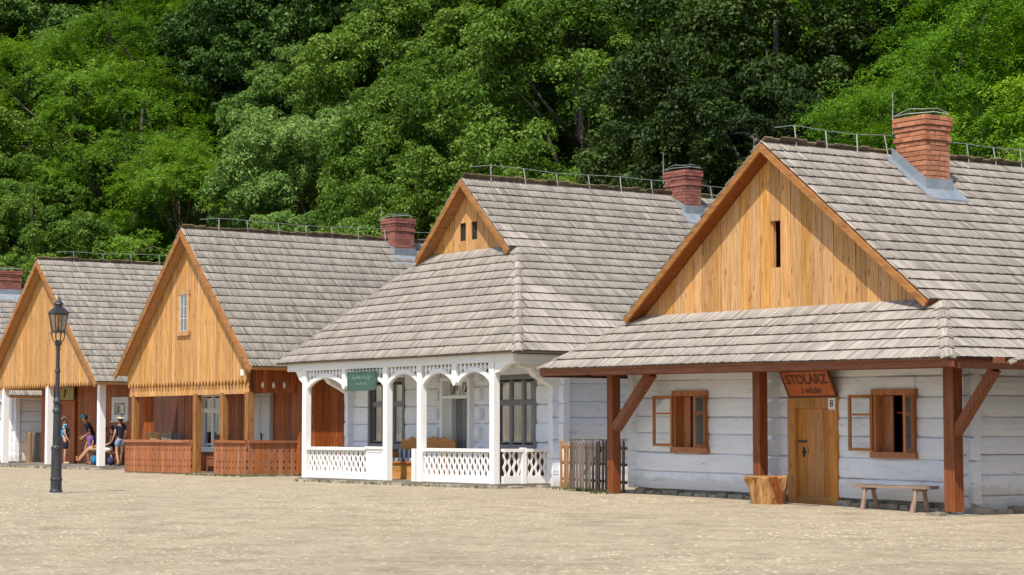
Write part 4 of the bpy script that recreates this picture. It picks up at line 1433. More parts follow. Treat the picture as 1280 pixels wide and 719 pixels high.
# panel closing the side of the porch under the eave ; three pale ovals paint daylight in its cutouts
sp = Cc.part('side_panel', MB().box(3.3, 3.36, 0.28, 1.78, 2.42, 3.45), M['redZ'])
for i in range(8):
    Cc.piece('plank', box_mesh('plank', 0.18, 0.03, 1.05, M['redZ']), sp, (3.385, 0.37 + i * 0.188, 2.93), (0, 0, R(90)))
ht = MB()
for k in range(3):
    ht.m = Matrix.Translation((3.405, 0.46 + 0.36 * k, 2.63))
    ht.ball((0, 0, 0), 0.09, 8, 6, (0.12, 0.5, 1.0))
Cc.part('pale_cutouts', ht, M['enamel'], sp)
pfl = Cc.part('porch_floor', MB().box(-4.4, 3.4, -0.02, 1.75, -0.03, 0.06), M['greyX'])
stones_row(Cc, pfl, (-4.5, -0.06, 0), (3.45, -0.06, 0), -0.12, 0.05, 0.24, M['stone_moss'], 41)
stones_row(Cc, pfl, (3.45, -0.06, 0), (3.45, 1.85, 0), -0.12, 0.05, 0.24, M['stone_moss'], 42)
def notch(z):
    w = 0.094
    for c in (0.18, 0.36, 0.68):
        w -= 0.034 * math.exp(-((z - c) / 0.035) ** 2)
    return w
cboard = profile_board('slat', notch, 0.92, M['railZ'], 0.03, None, 26)
def rail_c(pa, pb, k):
    pa, pb = Vector(pa), Vector(pb)
    d_ = (pb - pa); L = d_.length; d_.normalize(); ang = math.atan2(d_.y, d_.x)
    mb = MB(); mb.beam(pa + Vector((0, 0, 1.0)), pb + Vector((0, 0, 1.0)), 0.16, 0.08)
    o2 = Vector((-d_.y, d_.x, 0)) * 0.05
    mb.beam(pa + o2 + Vector((0, 0, 0.5)), pb + o2 + Vector((0, 0, 0.5)), 0.05, 0.1); mb.beam(pa + o2 + Vector((0, 0, 0.12)), pb + o2 + Vector((0, 0, 0.12)), 0.05, 0.12)
    r_ = Cc.part('railing', mb, M['railX'])
    for i in range(k):
        p = pa + d_ * ((i + 0.5) * L / k)
        Cc.piece('slat', cboard, r_, (p.x, p.y, 0.045 + jit(0.006)), (0, 0, ang))
rail_c((-4.4, -0.02, 0), (0.0, -0.02, 0), 23)
rail_c((1.42, -0.02, 0), (3.36, -0.02, 0), 10)
rail_c((3.38, 0.0, 0), (3.38, 1.78, 0), 9)
dC = MB(); dC.box(0.42, 0.56, 1.68, 1.9, 0.05, 2.44); dC.box(1.58, 1.7, 1.68, 1.9, 0.05, 2.44); dC.box(0.56, 1.58, 1.682, 1.898, 2.34, 2.438)
door = Cc.part('door', dC, M['palepaint'])
for x0, x1 in ((0.57, 1.06), (1.08, 1.57)):
    Cc.part('door_leaf', MB().box(x0, x1, 1.75, 1.8, 0.06, 2.33).box(x0 + 0.09, x1 - 0.09, 1.735, 1.751, 0.25, 0.95).box(x0 + 0.09, x1 - 0.09, 1.735, 1.751, 1.15, 2.15), M['palepaint'], door)
Cc.part('handle', MB().box(1.1, 1.15, 1.715, 1.735, 0.95, 1.25).tube([(1.12, 1.7, 1.2), (1.26, 1.68, 1.2)], 0.018, 6), M['iron'], door)
big_window(Cc, -2.75, -1.35, 1.77, 0.7, 2.5, M['whiteZ'], 2, [1.95], curtains=None, case=0.12, mull=0.09, label='white framed porch window')
Cc.part('room_partition', MB().box(-4.2, 3.4, 4.0, 4.1, 0.05, 3.2), M['dark'])  # added black sheet in place of the unlit depth of the room
pw = Cc.part('house_plate', MB().box(2.98, 3.16, -0.04, -0.022, 2.9, 3.08), M['enamel'])
# added dark planks standing in for the shade of the open passage
gt = link('plank_gate', None, None, Cc.W(-5.5, 2.1, 0), (0, 0, Cc.root.rotation_euler.z))
tag(gt, 'very dark plank gate closing the passage left of the carved porch', 'gate')
link('rail', MB().box(-1.1, 1.1, 0.02, 0.08, 0.4, 0.52).box(-1.1, 1.1, 0.02, 0.08, 2.0, 2.12).mesh('rail', M['darkbrown']), gt)
for k in range(12):
    link('plank', box_mesh('plank', 0.17, 0.035, 2.75, M['darkbrown']), gt, (-1.0 + k * 0.182, jit(0.006), 1.4))
# things on the porch
def crate(h, name, label, x, y, z, w, d_, hh, n, mat, dark=None):
    r_ = link(name, None, None, h.W(x, y, z), (0, 0, h.root.rotation_euler.z + jit(0.1)))
    tag(r_, label, 'crate')
    link('bottom', MB().box(-w / 2, w / 2, -d_ / 2, d_ / 2, 0, 0.02).mesh('bottom', mat), r_)
    link('rim', MB().box(-w / 2, w / 2, -d_ / 2 - 0.012, -d_ / 2, hh * 0.7, hh * 0.82).box(-w / 2, w / 2, -d_ / 2 - 0.012, -d_ / 2, 0.03, hh * 0.15).mesh('rim', mat), r_)
    me = box_mesh('slat', w / n * 0.78, 0.016, hh, mat)
    for i in range(n):
        for sy in (-1, 1):
            link('slat', me, r_, (-w / 2 + (i + 0.5) * w / n, sy * d_ / 2, hh / 2))
    return r_
tb = link('table', None, None, Cc.W(-3.7, 1.05, 0.06), (0, 0, Cc.root.rotation_euler.z))
tag(tb, 'dark plank table inside the red-brown porch, carrying two crates', 'table')
link('table_top', MB().box(-1.0, 1.0, -0.35, 0.35, 0.86, 0.9).mesh('table_top', M['darkbrown']), tb)
for sx in (-1, 1):
    for sy in (-1, 1):
        link('leg', MB().box(sx * 0.9 - 0.04, sx * 0.9 + 0.04, sy * 0.28 - 0.04, sy * 0.28 + 0.04, 0, 0.86).mesh('leg', M['darkbrown']), tb)
crate(Cc, 'slatted_crate', 'pale wooden crate of upright boards on the table in the carved porch', -4.15, 1.0, 0.96, 0.85, 0.4, 0.32, 9, M['goldZ'])
crate(Cc, 'slatted_crate', 'grey open-slatted crate beside the pale one on the porch table', -3.2, 1.0, 0.96, 0.6, 0.4, 0.28, 6, M['greyZ'])
ch = link('chair', None, None, Cc.W(0.18, 0.75, 0.06), (0, 0, Cc.root.rotation_euler.z + 0.5))
tag(ch, 'brown wooden chair standing in the entrance gap of the carved porch', 'chair')
link('seat', MB().box(-0.24, 0.24, -0.22, 0.22, 0.44, 0.48).mesh('seat', M['brownX']), ch)
for sx in (-1, 1):
    link('leg', MB().box(sx * 0.21 - 0.025, sx * 0.21 + 0.025, -0.21, -0.16, 0, 0.44).mesh('leg', M['brownZ']), ch)
    link('leg', MB().box(sx * 0.21 - 0.025, sx * 0.21 + 0.025, 0.16, 0.21, 0, 0.44).mesh('leg', M['brownZ']), ch)
    link('back_post', MB().beam((sx * 0.21, 0.2, 0.48), (sx * 0.23, 0.3, 1.12), 0.045, 0.045).mesh('back_post', M['brownZ']), ch)
link('apron', MB().box(-0.2, 0.2, -0.2, -0.18, 0.2, 0.42).mesh('apron', M['brownX']), ch)
link('backrest', MB().box(-0.23, 0.23, 0.27, 0.3, 0.98, 1.14).mesh('backrest', M['brownX']), ch)
for k in range(4):
    link('spindle', MB().beam((-0.14 + k * 0.095, 0.21, 0.5), (-0.15 + k * 0.1, 0.28, 1.0), 0.025, 0.025).mesh('spindle', M['brownZ']), ch)

# ------------------------------------------------------------------ fourth house: people resting on its porch
D = House('gable_house', 'golden gabled house with white porch posts where visitors rest in the shade', 'house', 33.5, (-15.3958719, 74.5, 0), 0, ROW)
def roofz_d(x): return 7.42 - 0.80 * abs(x + 2.5)
roofD = gable_roof(D, -2.5, 7.45, [(0, 7.45, -0.35, -0.35), (5.65, 2.95, -0.35, -0.35)], 14, M['goldX'], 0, [20])
bargeboards(D, roofD, -2.5, 7.42, 5.68, 2.89, -0.35, M['bargeX'], 0.16, 0.05)
gD = D.part('gable', MB().prism([(-7.0, 3.05), (2.6, 3.05), (2.6, 3.25), (-2.5, 7.2), (-7.0, 3.7)], 'Y', 0.03, 0.13), M['goldZ'])
gable_boards(D, gD, -7.1, 2.75, 0.0, 3.02, lambda x: roofz_d(x) - 0.15, 44, M['goldZ'], point=0.17, t=0.05)
ridge_wire(D, -2.5, 7.45, 1.0, 14, 1.1)
D.part('porch_beam', MB().box(-7.1, 2.75, 0.04, 0.22, 2.92, 3.1), M['redX'])
for x in (-6.74, -2.29, 2.47):
    D.part('post', MB().box(x - 0.11, x + 0.11, 0.0, 0.22, 0.0, 2.93), M['whiteZ'])
opsD = [(0.0, 1.42, 1.65, 2.5), (-4.95, -3.35, 0.1, 2.4)]
plank_wall(D, (0, 1.6, 0), (1, 0), -6.9, 2.65, 0.1, 3.3, 40, M['redZ'], opsD)
plank_wall(D, (2.65, 0, 0), (0, 1), 1.6, 14, 0.1, 3.4, 46, M['redZ'], (), True, 'side_wall')
plank_wall(D, (-6.9, 0, 0), (0, -1), -14, -1.6, 0.1, 3.4, 40, M['redZ'], (), True, 'side_wall')
bk = MB(); bk.box(-6.9, 2.6, 13.7, 13.8, 0, 3.3); bk.prism([(-7, 3.3), (2.3, 3.3), (-2.5, 7.1)], 'Y', 13.7, 13.8); D.part('back_wall', bk, M['redZ'])
pfl = D.part('porch_floor', MB().box(-7.2, 2.9, -0.1, 1.6, 0.0, 0.13), M['greyX'])
stones_row(D, pfl, (-7.3, -0.18, 0), (3.0, -0.18, 0), -0.08, 0.12, 0.3, M['stone'], 51, 0.4, 0.8)
stones_row(D, pfl, (3.0, -0.18, 0), (3.0, 1.6, 0), -0.08, 0.12, 0.3, M['stone'], 52, 0.4, 0.8)
dd = D.part('door', MB().box(-4.95, -4.85, 1.5, 1.7, 0.1, 2.42).box(-3.45, -3.35, 1.5, 1.7, 0.1, 2.42).box(-4.85, -3.45, 1.502, 1.698, 2.32, 2.42), M['redZ'])
for i in range(7):
    D.piece('plank', box_mesh('plank', 0.19, 0.04, 2.2, M['redZ']), dd, (-4.75 + i * 0.2, 1.6 + jit(0.006), 1.22))
sgd = D.part('sign_board', MB().box(-5.0, -3.35, 1.44, 1.48, 2.45, 2.92), M['yellowboard'])
D.part('painted_mark', MB().tube([(-4.25, 1.43, 2.55), (-4.12, 1.43, 2.68), (-4.16, 1.43, 2.8), (-4.05, 1.43, 2.78)], 0.03, 5), M['black'], sgd)
# red and white chevron shutter beside the post, grey jamb
cv = D.part('chevron_shutter', MB().box(-6.2, -5.5, 1.5, 1.54, 0.5, 2.75), M['enamel'])
for k in range(5):
    z = 0.6 + k * 0.42
    q = MB(); q.prism([(-6.18, z), (-5.52, z + 0.3), (-5.52, z + 0.5), (-6.18, z + 0.2)], 'Y', 1.49, 1.5)
    D.part('stripe', q, M['redstripe'], cv)
D.part('jamb', MB().box(-5.3, -5.02, 1.48, 1.56, 0.15, 2.62), M['palepaint'])
D.part('dark_sign', MB().box(-5.5, -5.04, 1.44, 1.475, 2.35, 2.6), M['black'])
big_window(D, 0.0, 1.42, 1.57, 1.66, 2.5, M['palepaint'], 1, [], case=0.22, curtains=[[('curtain', 0, 0.5)]], label='small window in a wide pale frame')

# ------------------------------------------------------------------ the end house at the left edge and the one off to the right
Fh = House('log_house', 'white log house at the left edge, mostly hidden behind the second gable', 'house', 33.5, tuple(D.W(-16.0, 2.2, 0)), 0, ROW)
def roofz_f(x): return 7.35 - 0.82 * abs(x)
roofF = gable_roof(Fh, 0, 7.35, [(0, 7.35, -0.9, -0.9), (5.7, 2.7, -0.9, -0.9)], 13, M['goldX'], 0, [20])
log_wall(Fh, (0, 0, 0), (1, 0), -4.7, 4.7, 0.1, 3.1, 7, [(2.9, 3.75, 1.9, 2.6)], 0.18, 0.18, 61)
log_wall(Fh, (4.7, 0, 0), (0, 1), 0, 12, 0.1, 3.3, 8, (), 0.18, 0, 62, 'side_wall')
log_wall(Fh, (-4.7, 0, 0), (0, -1), -12, 0, 0.1, 3.3, 8, (), 0, 0.18, 63, 'side_wall')
gF = Fh.part('gable', MB().prism([(-4.9, 3.1), (4.9, 3.1), (0, 7.1)], 'Y', -0.05, 0.05), M['goldZ'])
big_window(Fh, 2.9, 3.75, -0.03, 1.9, 2.6, M['palepaint'], 2, [], case=0.1)
stones_row(Fh, gF, (-4.9, -0.1, 0), (4.9, -0.1, 0), -0.05, 0.12, 0.3, M['stone'], 64) if False else None
chimney(Fh, -0.55, 0.45, 0.75, 1.75, 6.4, 8.05, 0.085, M['brick_red'], False, roofz_f)
ridge_wire(Fh, 0, 7.35, 0.2, 12, 1.1)

Eh = House('log_house', 'shingled house at the right edge of which only the roof corner shows', 'house', 33.2, tuple(A.W(14.2, -0.85, -0.12)), 0, ROW)
gable_roof(Eh, 4.85, 6.84, [(0, 6.84, 0, 0), (4.42, 3.64, 0.0, 0.0), (6.0, 2.58, 0.3, -1.1)], 13.5, M['brownX'], 0, [17, 6],
           skirt=((-1.15, 10.85, -1.1, 2.58), (0.43, 9.27, 0.3, 3.64), 6), left_seen=True)
log_wall(Eh, (0, 0.6, 0), (1, 0), -0.05, 9.6, 0.12, 2.72, 7, (), 0.17, 0.17, 71)
log_wall(Eh, (-0.05, 0, 0), (0, -1), -13, -0.6, 0.12, 3.3, 8, (), 0, 0.16, 72, 'side_wall')
for x in (0.0, 4.74, 9.83):
    Eh.part('post', MB().box(x - 0.13, x + 0.13, -0.13, 0.13, -0.1, 2.47), M['brownZ'])
Eh.part('porch_beam', MB().beam((-0.62, 0, 2.54), (10.95, 0, 2.54), 0.2, 0.16), M['brownX'])
Eh.part('gable', MB().prism([(0.5, 3.5), (9.2, 3.5), (4.85, 6.66)], 'Y', 0.33, 0.44), M['goldZ'])

# ------------------------------------------------------------------ picket fences
def picket_fence(label, p0, p1, zb, hgt, mat, n, warm=0, gate=False, group=None, wd=0.085):
    p0, p1 = Vector(p0), Vector(p1)
    d = p1 - p0; L = d.length; ang = math.atan2(d.y, d.x)
    r_ = link('picket_fence', None, None, (p0.x, p0.y, zb), (0, 0, ang))
    tag(r_, label, 'fence', group)
    rl = MB()
    for z in (0.22, 0.55, 0.86): rl.box(0.02, L, 0.02, 0.06, z * hgt - 0.03, z * hgt + 0.03)
    if gate: rl.beam((L * 0.28, 0.045, 0.25), (L * 0.62, 0.045, hgt * 0.82), 0.035, 0.06, (0, 1, 0))
    link('rail', rl.mesh('rail', mat), r_)
    for i in range(n):
        h = hgt * (1 + jit(0.03))
        w = wd
        x = (i + 0.5) * L / n
        m_ = M['cut'] if i < warm else mat
        k = MB()
        k.prism([(-w / 2, 0), (w / 2, 0), (w / 2, h - 0.07), (0, h), (-w / 2, h - 0.07)], 'Y', -0.014, 0.014)
        link('picket', k.mesh('picket', m_), r_, (x, jit(0.008), jit(0.015)), (0, jit(0.03), 0))
    return r_
M['greypick'] = wood('grey_picket', (0.075, 0.052, 0.04), (0.15, 0.11, 0.085), (0.25, 0.19, 0.15), 'Z', var=0.4)
picket_fence('weathered picket fence with a gate between the arched porch and the carpenter house', A.W(-4.15, 1.5, 0), A.W(-0.22, 0.45, 0), -0.03, 1.12, M['greypick'], 20, 3, True, None, 0.10)  # first pickets get a warmer wood that paints sunlight on them
picket_fence('grey picket fence closing the gap seen through the left arch of the white porch', Cc.W(3.6, 3.6, 0), tuple(B.W(-9.75, 2.6, 0)), 0.0, 1.12, M['greypick'], 30)
picket_fence('brown picket fence in the shade by the end house at the far left', D.W(-11.1, 2.6, 0), D.W(-7.1, 1.7, 0), 0.05, 1.22, M['greypick'], 24, 6)

# ------------------------------------------------------------------ small furniture
for ax in 'XZ':
    M['bench' + ax] = wood('worn_bench_' + ax, (0.16, 0.10, 0.07), (0.28, 0.19, 0.13), (0.40, 0.29, 0.21), ax, var=0.15)
def bench(label, house, x0, x1, yc, z0, h, depth, mat, leg_mat, splay=0.06):
    r_ = link('bench', None, None, house.W((x0 + x1) / 2, yc, z0), (0, 0, house.root.rotation_euler.z))
    tag(r_, label, 'bench')
    hw = (x1 - x0) / 2
    me = MB()
    me.prism([(-hw, h - 0.055), (-hw * 0.4, h - 0.05), (hw, h - 0.055), (hw, h), (0, h - 0.008), (-hw, h)], 'Y', -depth / 2, depth / 2)
    link('seat', me.mesh('seat', mat), r_)
    for sx in (-1, 1):
        link('batten', MB().box(sx * hw * 0.68 - 0.06, sx * hw * 0.68 + 0.06, -depth * 0.42, depth * 0.42, h - 0.095, h - 0.052).mesh('batten', mat), r_)
        for sy in (-1, 1):
            t = MB(); t.tube([(sx * hw * 0.68, sy * depth * 0.3, h - 0.06), (sx * hw * 0.68 - 0.02 * sx, sy * (depth * 0.3 + splay), 0)], [0.038, 0.05], 7)
            link('leg', t.mesh('leg', leg_mat), r_)
    return r_
bench('rough plank bench with splayed log legs in front of the carpenter house wall', A, 7.3, 9.2, 0.12, -0.08, 0.50, 0.3, M['benchX'], M['benchZ'], 0.1)
bench('low wooden bench under the sitting visitors on the far porch', D, -0.65, 1.65, 1.3, 0.13, 0.46, 0.36, M['brownX'], M['brownZ'], 0.04)

ck = link('chopping_block', None, None, A.W(5.36, -0.4, -0.08), (0, 0, -0.05))
tag(ck, 'flared split-wood chopping block standing in front of the middle post', 'chopping block')
blk = [(-0.40, -0.10), (-0.22, -0.30), (0.08, -0.34), (0.36, -0.24), (0.43, 0.02), (0.25, 0.30), (-0.12, 0.33), (-0.36, 0.16)]
mb = MB(); vs = []; fs = []; n = len(blk)
rb = random.Random(5)
for z, q, ox in ((-0.06, 0.70, 0.05), (0.16, 0.76, 0.04), (0.38, 0.89, 0.015), (0.56, 1.0, 0.0), (0.605, 0.97, 0.0)):
    for (x, y) in blk:
        k = q * (1 + rb.uniform(-0.07, 0.07))
        vs.append((x * k + ox, y * k, z + (rb.uniform(-0.05, 0.03) if z > 0.5 else 0)))
for j in range(4):
    for k in range(n):
        fs.append((j * n + k, j * n + (k + 1) % n, (j + 1) * n + (k + 1) % n, (j + 1) * n + k))
fs.append(tuple(range(4 * n, 5 * n)))
mb.add(vs, fs)
link('block', mb.mesh('block', M['cut']), ck)
kn = MB()
kn.add([(0.04, -0.375, 0.57), (0.2, -0.345, 0.58), (0.30, -0.22, 0.2), (0.26, -0.2, 0.08), (0.2, -0.25, 0.12), (0.12, -0.3, 0.34),
        (0.04, -0.30, 0.57), (0.2, -0.27, 0.58), (0.28, -0.15, 0.2), (0.24, -0.13, 0.08), (0.18, -0.18, 0.12), (0.10, -0.23, 0.34)],
       [(0, 5, 4, 3, 2, 1), (6, 7, 8, 9, 10, 11)] + [(i, (i + 1) % 6, 6 + (i + 1) % 6, 6 + i) for i in range(6)])
link('bark_strip', kn.mesh('bark_strip', M['brownZ']), ck)
pk = link('loose_plank', MB().box(-0.42, 0.42, -0.13, 0.13, 0, 0.05).mesh('loose_plank', M['greyX']), None, A.W(6.0, -0.12, -0.06), (R(4), R(1), A.root.rotation_euler.z + 0.03))
tag(pk, 'short loose plank lying on the ground before the ochre door', 'plank')

# settle inside the white porch
se = link('settle', None, None, B.W(-5.25, 1.15, 0.1), (0, 0, B.root.rotation_euler.z))
tag(se, 'brown wooden settle with scalloped back and striped cushion in the white porch entrance', 'bench')
bp_ = [(-1.25, 0.45), (1.25, 0.45), (1.25, 0.93), (1.18, 1.03), (1.05, 0.97), (0.9, 1.0), (0.75, 1.06), (0.5, 1.0), (0.25, 1.07), (0.0, 1.01), (-0.25, 1.07), (-0.5, 1.0), (-0.75, 1.06), (-0.9, 1.0), (-1.05, 0.97), (-1.18, 1.03), (-1.25, 0.93)]
link('backrest', MB().prism(bp_, 'Y', 0.22, 0.26).mesh('backrest', M['cut'] if False else M['goldX'] if False else M['doorX']), se)
link('seat', MB().box(-1.25, 1.25, -0.26, 0.22, 0.40, 0.45).mesh('seat', M['doorX']), se)
link('front_panel', MB().box(-1.22, 1.22, -0.22, -0.19, 0.0, 0.40).box(-1.25, 1.25, -0.24, -0.2, 0.0, 0.07).mesh('front_panel', M['goldX']), se)
for sx in (-1, 1):
    link('side_panel', MB().box(sx * 1.25 - 0.03, sx * 1.25 + 0.03, -0.24, 0.24, 0, 0.68).mesh('side_panel', M['doorZ']), se)
for k in range(22):
    x = -1.2 + 2.4 * (k + 0.5) / 22
    c = MB(); c.box(x - 0.0545, x + 0.0545, 0.12, 0.22, 0.47, 0.74); c.box(x - 0.0545, x + 0.0545, -0.25, 0.119, 0.452, 0.53)
    link('cushion_stripe', c.mesh('cushion_stripe', M['cushion_blue'] if k % 2 else M['cushion_pale']), se)

# ------------------------------------------------------------------ street lamp
LX, LY = -9.497, 44.59
lp = link('street_lamp', None, None, (LX, LY, 0), (0, 0, 0.62))
tag(lp, 'black cast-iron street lamp with a four-sided glass lantern standing alone on the square', 'street lamp')
link('base', MB().lathe([(0.135, -0.02), (0.135, 0.05), (0.118, 0.09), (0.115, 0.26), (0.128, 0.28), (0.128, 0.31), (0.112, 0.33), (0.108, 0.88), (0.118, 0.93), (0.118, 0.96), (0.09, 1.0)], n=12).mesh('base', M['iron']), lp)
link('shaft', MB().lathe([(0.085, 1.0), (0.078, 1.66), (0.095, 1.69), (0.095, 1.73), (0.07, 1.78), (0.06, 1.86), (0.088, 1.89), (0.088, 1.93), (0.05, 2.0), (0.044, 2.5), (0.056, 2.52), (0.056, 2.56), (0.042, 2.6), (0.038, 2.98), (0.05, 3.0), (0.045, 3.06), (0.075, 3.12), (0.075, 3.17), (0.025, 3.2)], n=12).mesh('shaft', M['iron']), lp)
link('footing', MB().lathe([(0.24, -0.05), (0.235, 0.012), (0.22, 0.02)], n=10).mesh('footing', M['stone']), lp)
for k in range(4):
    t = math.pi / 4 + k * math.pi / 2
    c, s_ = math.cos(t), math.sin(t)
    link('bracket', MB().tube([(0.045 * c, 0.045 * s_, 3.14), (0.115 * c, 0.115 * s_, 3.19), (0.14 * c, 0.14 * s_, 3.27), (0.135 * c, 0.135 * s_, 3.36)], 0.012, 6).mesh('bracket', M['iron']), lp)
    link('scroll', MB().tube([(0.135 * c + 0.025 * c * (1 + math.cos(q)), 0.135 * s_ + 0.025 * s_ * (1 + math.cos(q)), 3.33 + 0.024 * math.sin(q)) for q in [w_ * 0.9 for w_ in range(7)]], 0.008, 5).mesh('scroll', M['iron']), lp)
link('lantern_floor', MB().lathe([(0.16, 3.35), (0.165, 3.385), (0.13, 3.395)], n=4, ph=math.pi / 4).mesh('lantern_floor', M['iron']), lp)
b0, b1, z0_, z1_ = 0.100, 0.148, 3.39, 3.74
fr = MB()
for sx, sy in ((1, 1), (1, -1), (-1, -1), (-1, 1)):
    fr.beam((sx * b0, sy * b0, z0_ - 0.01), (sx * b1, sy * b1, z1_ + 0.01), 0.018, 0.018)
for r_a, q, z in ((b0, 0.02, z0_), (b1, 0.02, z1_)):
    for sg_ in (-1, 1):
        fr.beam((-r_a, sg_ * r_a, z), (r_a, sg_ * r_a, z), 0.017, 0.019); fr.beam((sg_ * r_a, -r_a, z), (sg_ * r_a, r_a, z), 0.017, 0.019)
link('lantern_frame', fr.mesh('lantern_frame', M['iron']), lp)
for k in range(4):
    m = Matrix.Rotation(k * math.pi / 2, 4, 'Z')
    g = MB(); g.m = m
    g.add([(-b0, -b0, z0_), (b0, -b0, z0_), (b1, -b1, z1_), (-b1, -b1, z1_), (-b0, -b0 + 0.006, z0_), (b0, -b0 + 0.006, z0_), (b1, -b1 + 0.006, z1_), (-b1, -b1 + 0.006, z1_)],
          [(0, 1, 2, 3), (7, 6, 5, 4), (0, 4, 5, 1), (1, 5, 6, 2), (2, 6, 7, 3), (3, 7, 4, 0)])
    link('pane', g.mesh('pane', M['lampglass']), lp)
link('burner', MB().lathe([(0.03, 3.39), (0.025, 3.48), (0.01, 3.5), (0.016, 3.56), (0.016, 3.64), (0.006, 3.68)], n=8).mesh('burner', M['iron']), lp)
link('lantern_roof', MB().lathe([(0.235, 3.74), (0.24, 3.765), (0.175, 3.83), (0.115, 3.88), (0.105, 3.89)], n=4, ph=math.pi / 4).lathe([(0.075, 3.87), (0.078, 3.93), (0.11, 3.95), (0.1, 3.965), (0.06, 4.01), (0.03, 4.03), (0.018, 4.05), (0.028, 4.08), (0.012, 4.11), (0.003, 4.16)], n=10).mesh('lantern_roof', M['iron']), lp)

# ------------------------------------------------------------------ people on the far porch
SKIN = plain('skin', (0.46, 0.24, 0.15), (0.54, 0.30, 0.20), 9.0, 0.6, dist=0.001)
SKIN_TAN = plain('tanned_skin', (0.40, 0.17, 0.08), (0.48, 0.22, 0.115), 9.0, 0.6, dist=0.001)
def cloth(name, c, k=1.25):
    return plain(name, tuple(x / k for x in c), tuple(x * k for x in c), 8.0, 0.9, dist=0.006)
HAIR = cloth('dark_hair', (0.025, 0.016, 0.011)); EYE_M = cloth('dark_eye', (0.01, 0.008, 0.007))

def skin_mesh(o, nodes, edges, root, levels=1):
    me = o.data
    names = list(nodes)
    ix = {n: i for i, n in enumerate(names)}
    me.from_pydata([tuple(nodes[n][0]) for n in names], [(ix[a], ix[b]) for a, b in edges], [])
    me.update()
    md = o.modifiers.new('Skin', 'SKIN')
    md.branch_smoothing = 0.4
    md.use_smooth_shade = True
    sv = me.skin_vertices[0].data
    for n in names:
        r = nodes[n][1]
        sv[ix[n]].radius = r if isinstance(r, tuple) else (r, r)
        sv[ix[n]].use_root = (n == root)
    sd = o.modifiers.new('Subdivision', 'SUBSURF')
    sd.levels = levels; sd.render_levels = levels

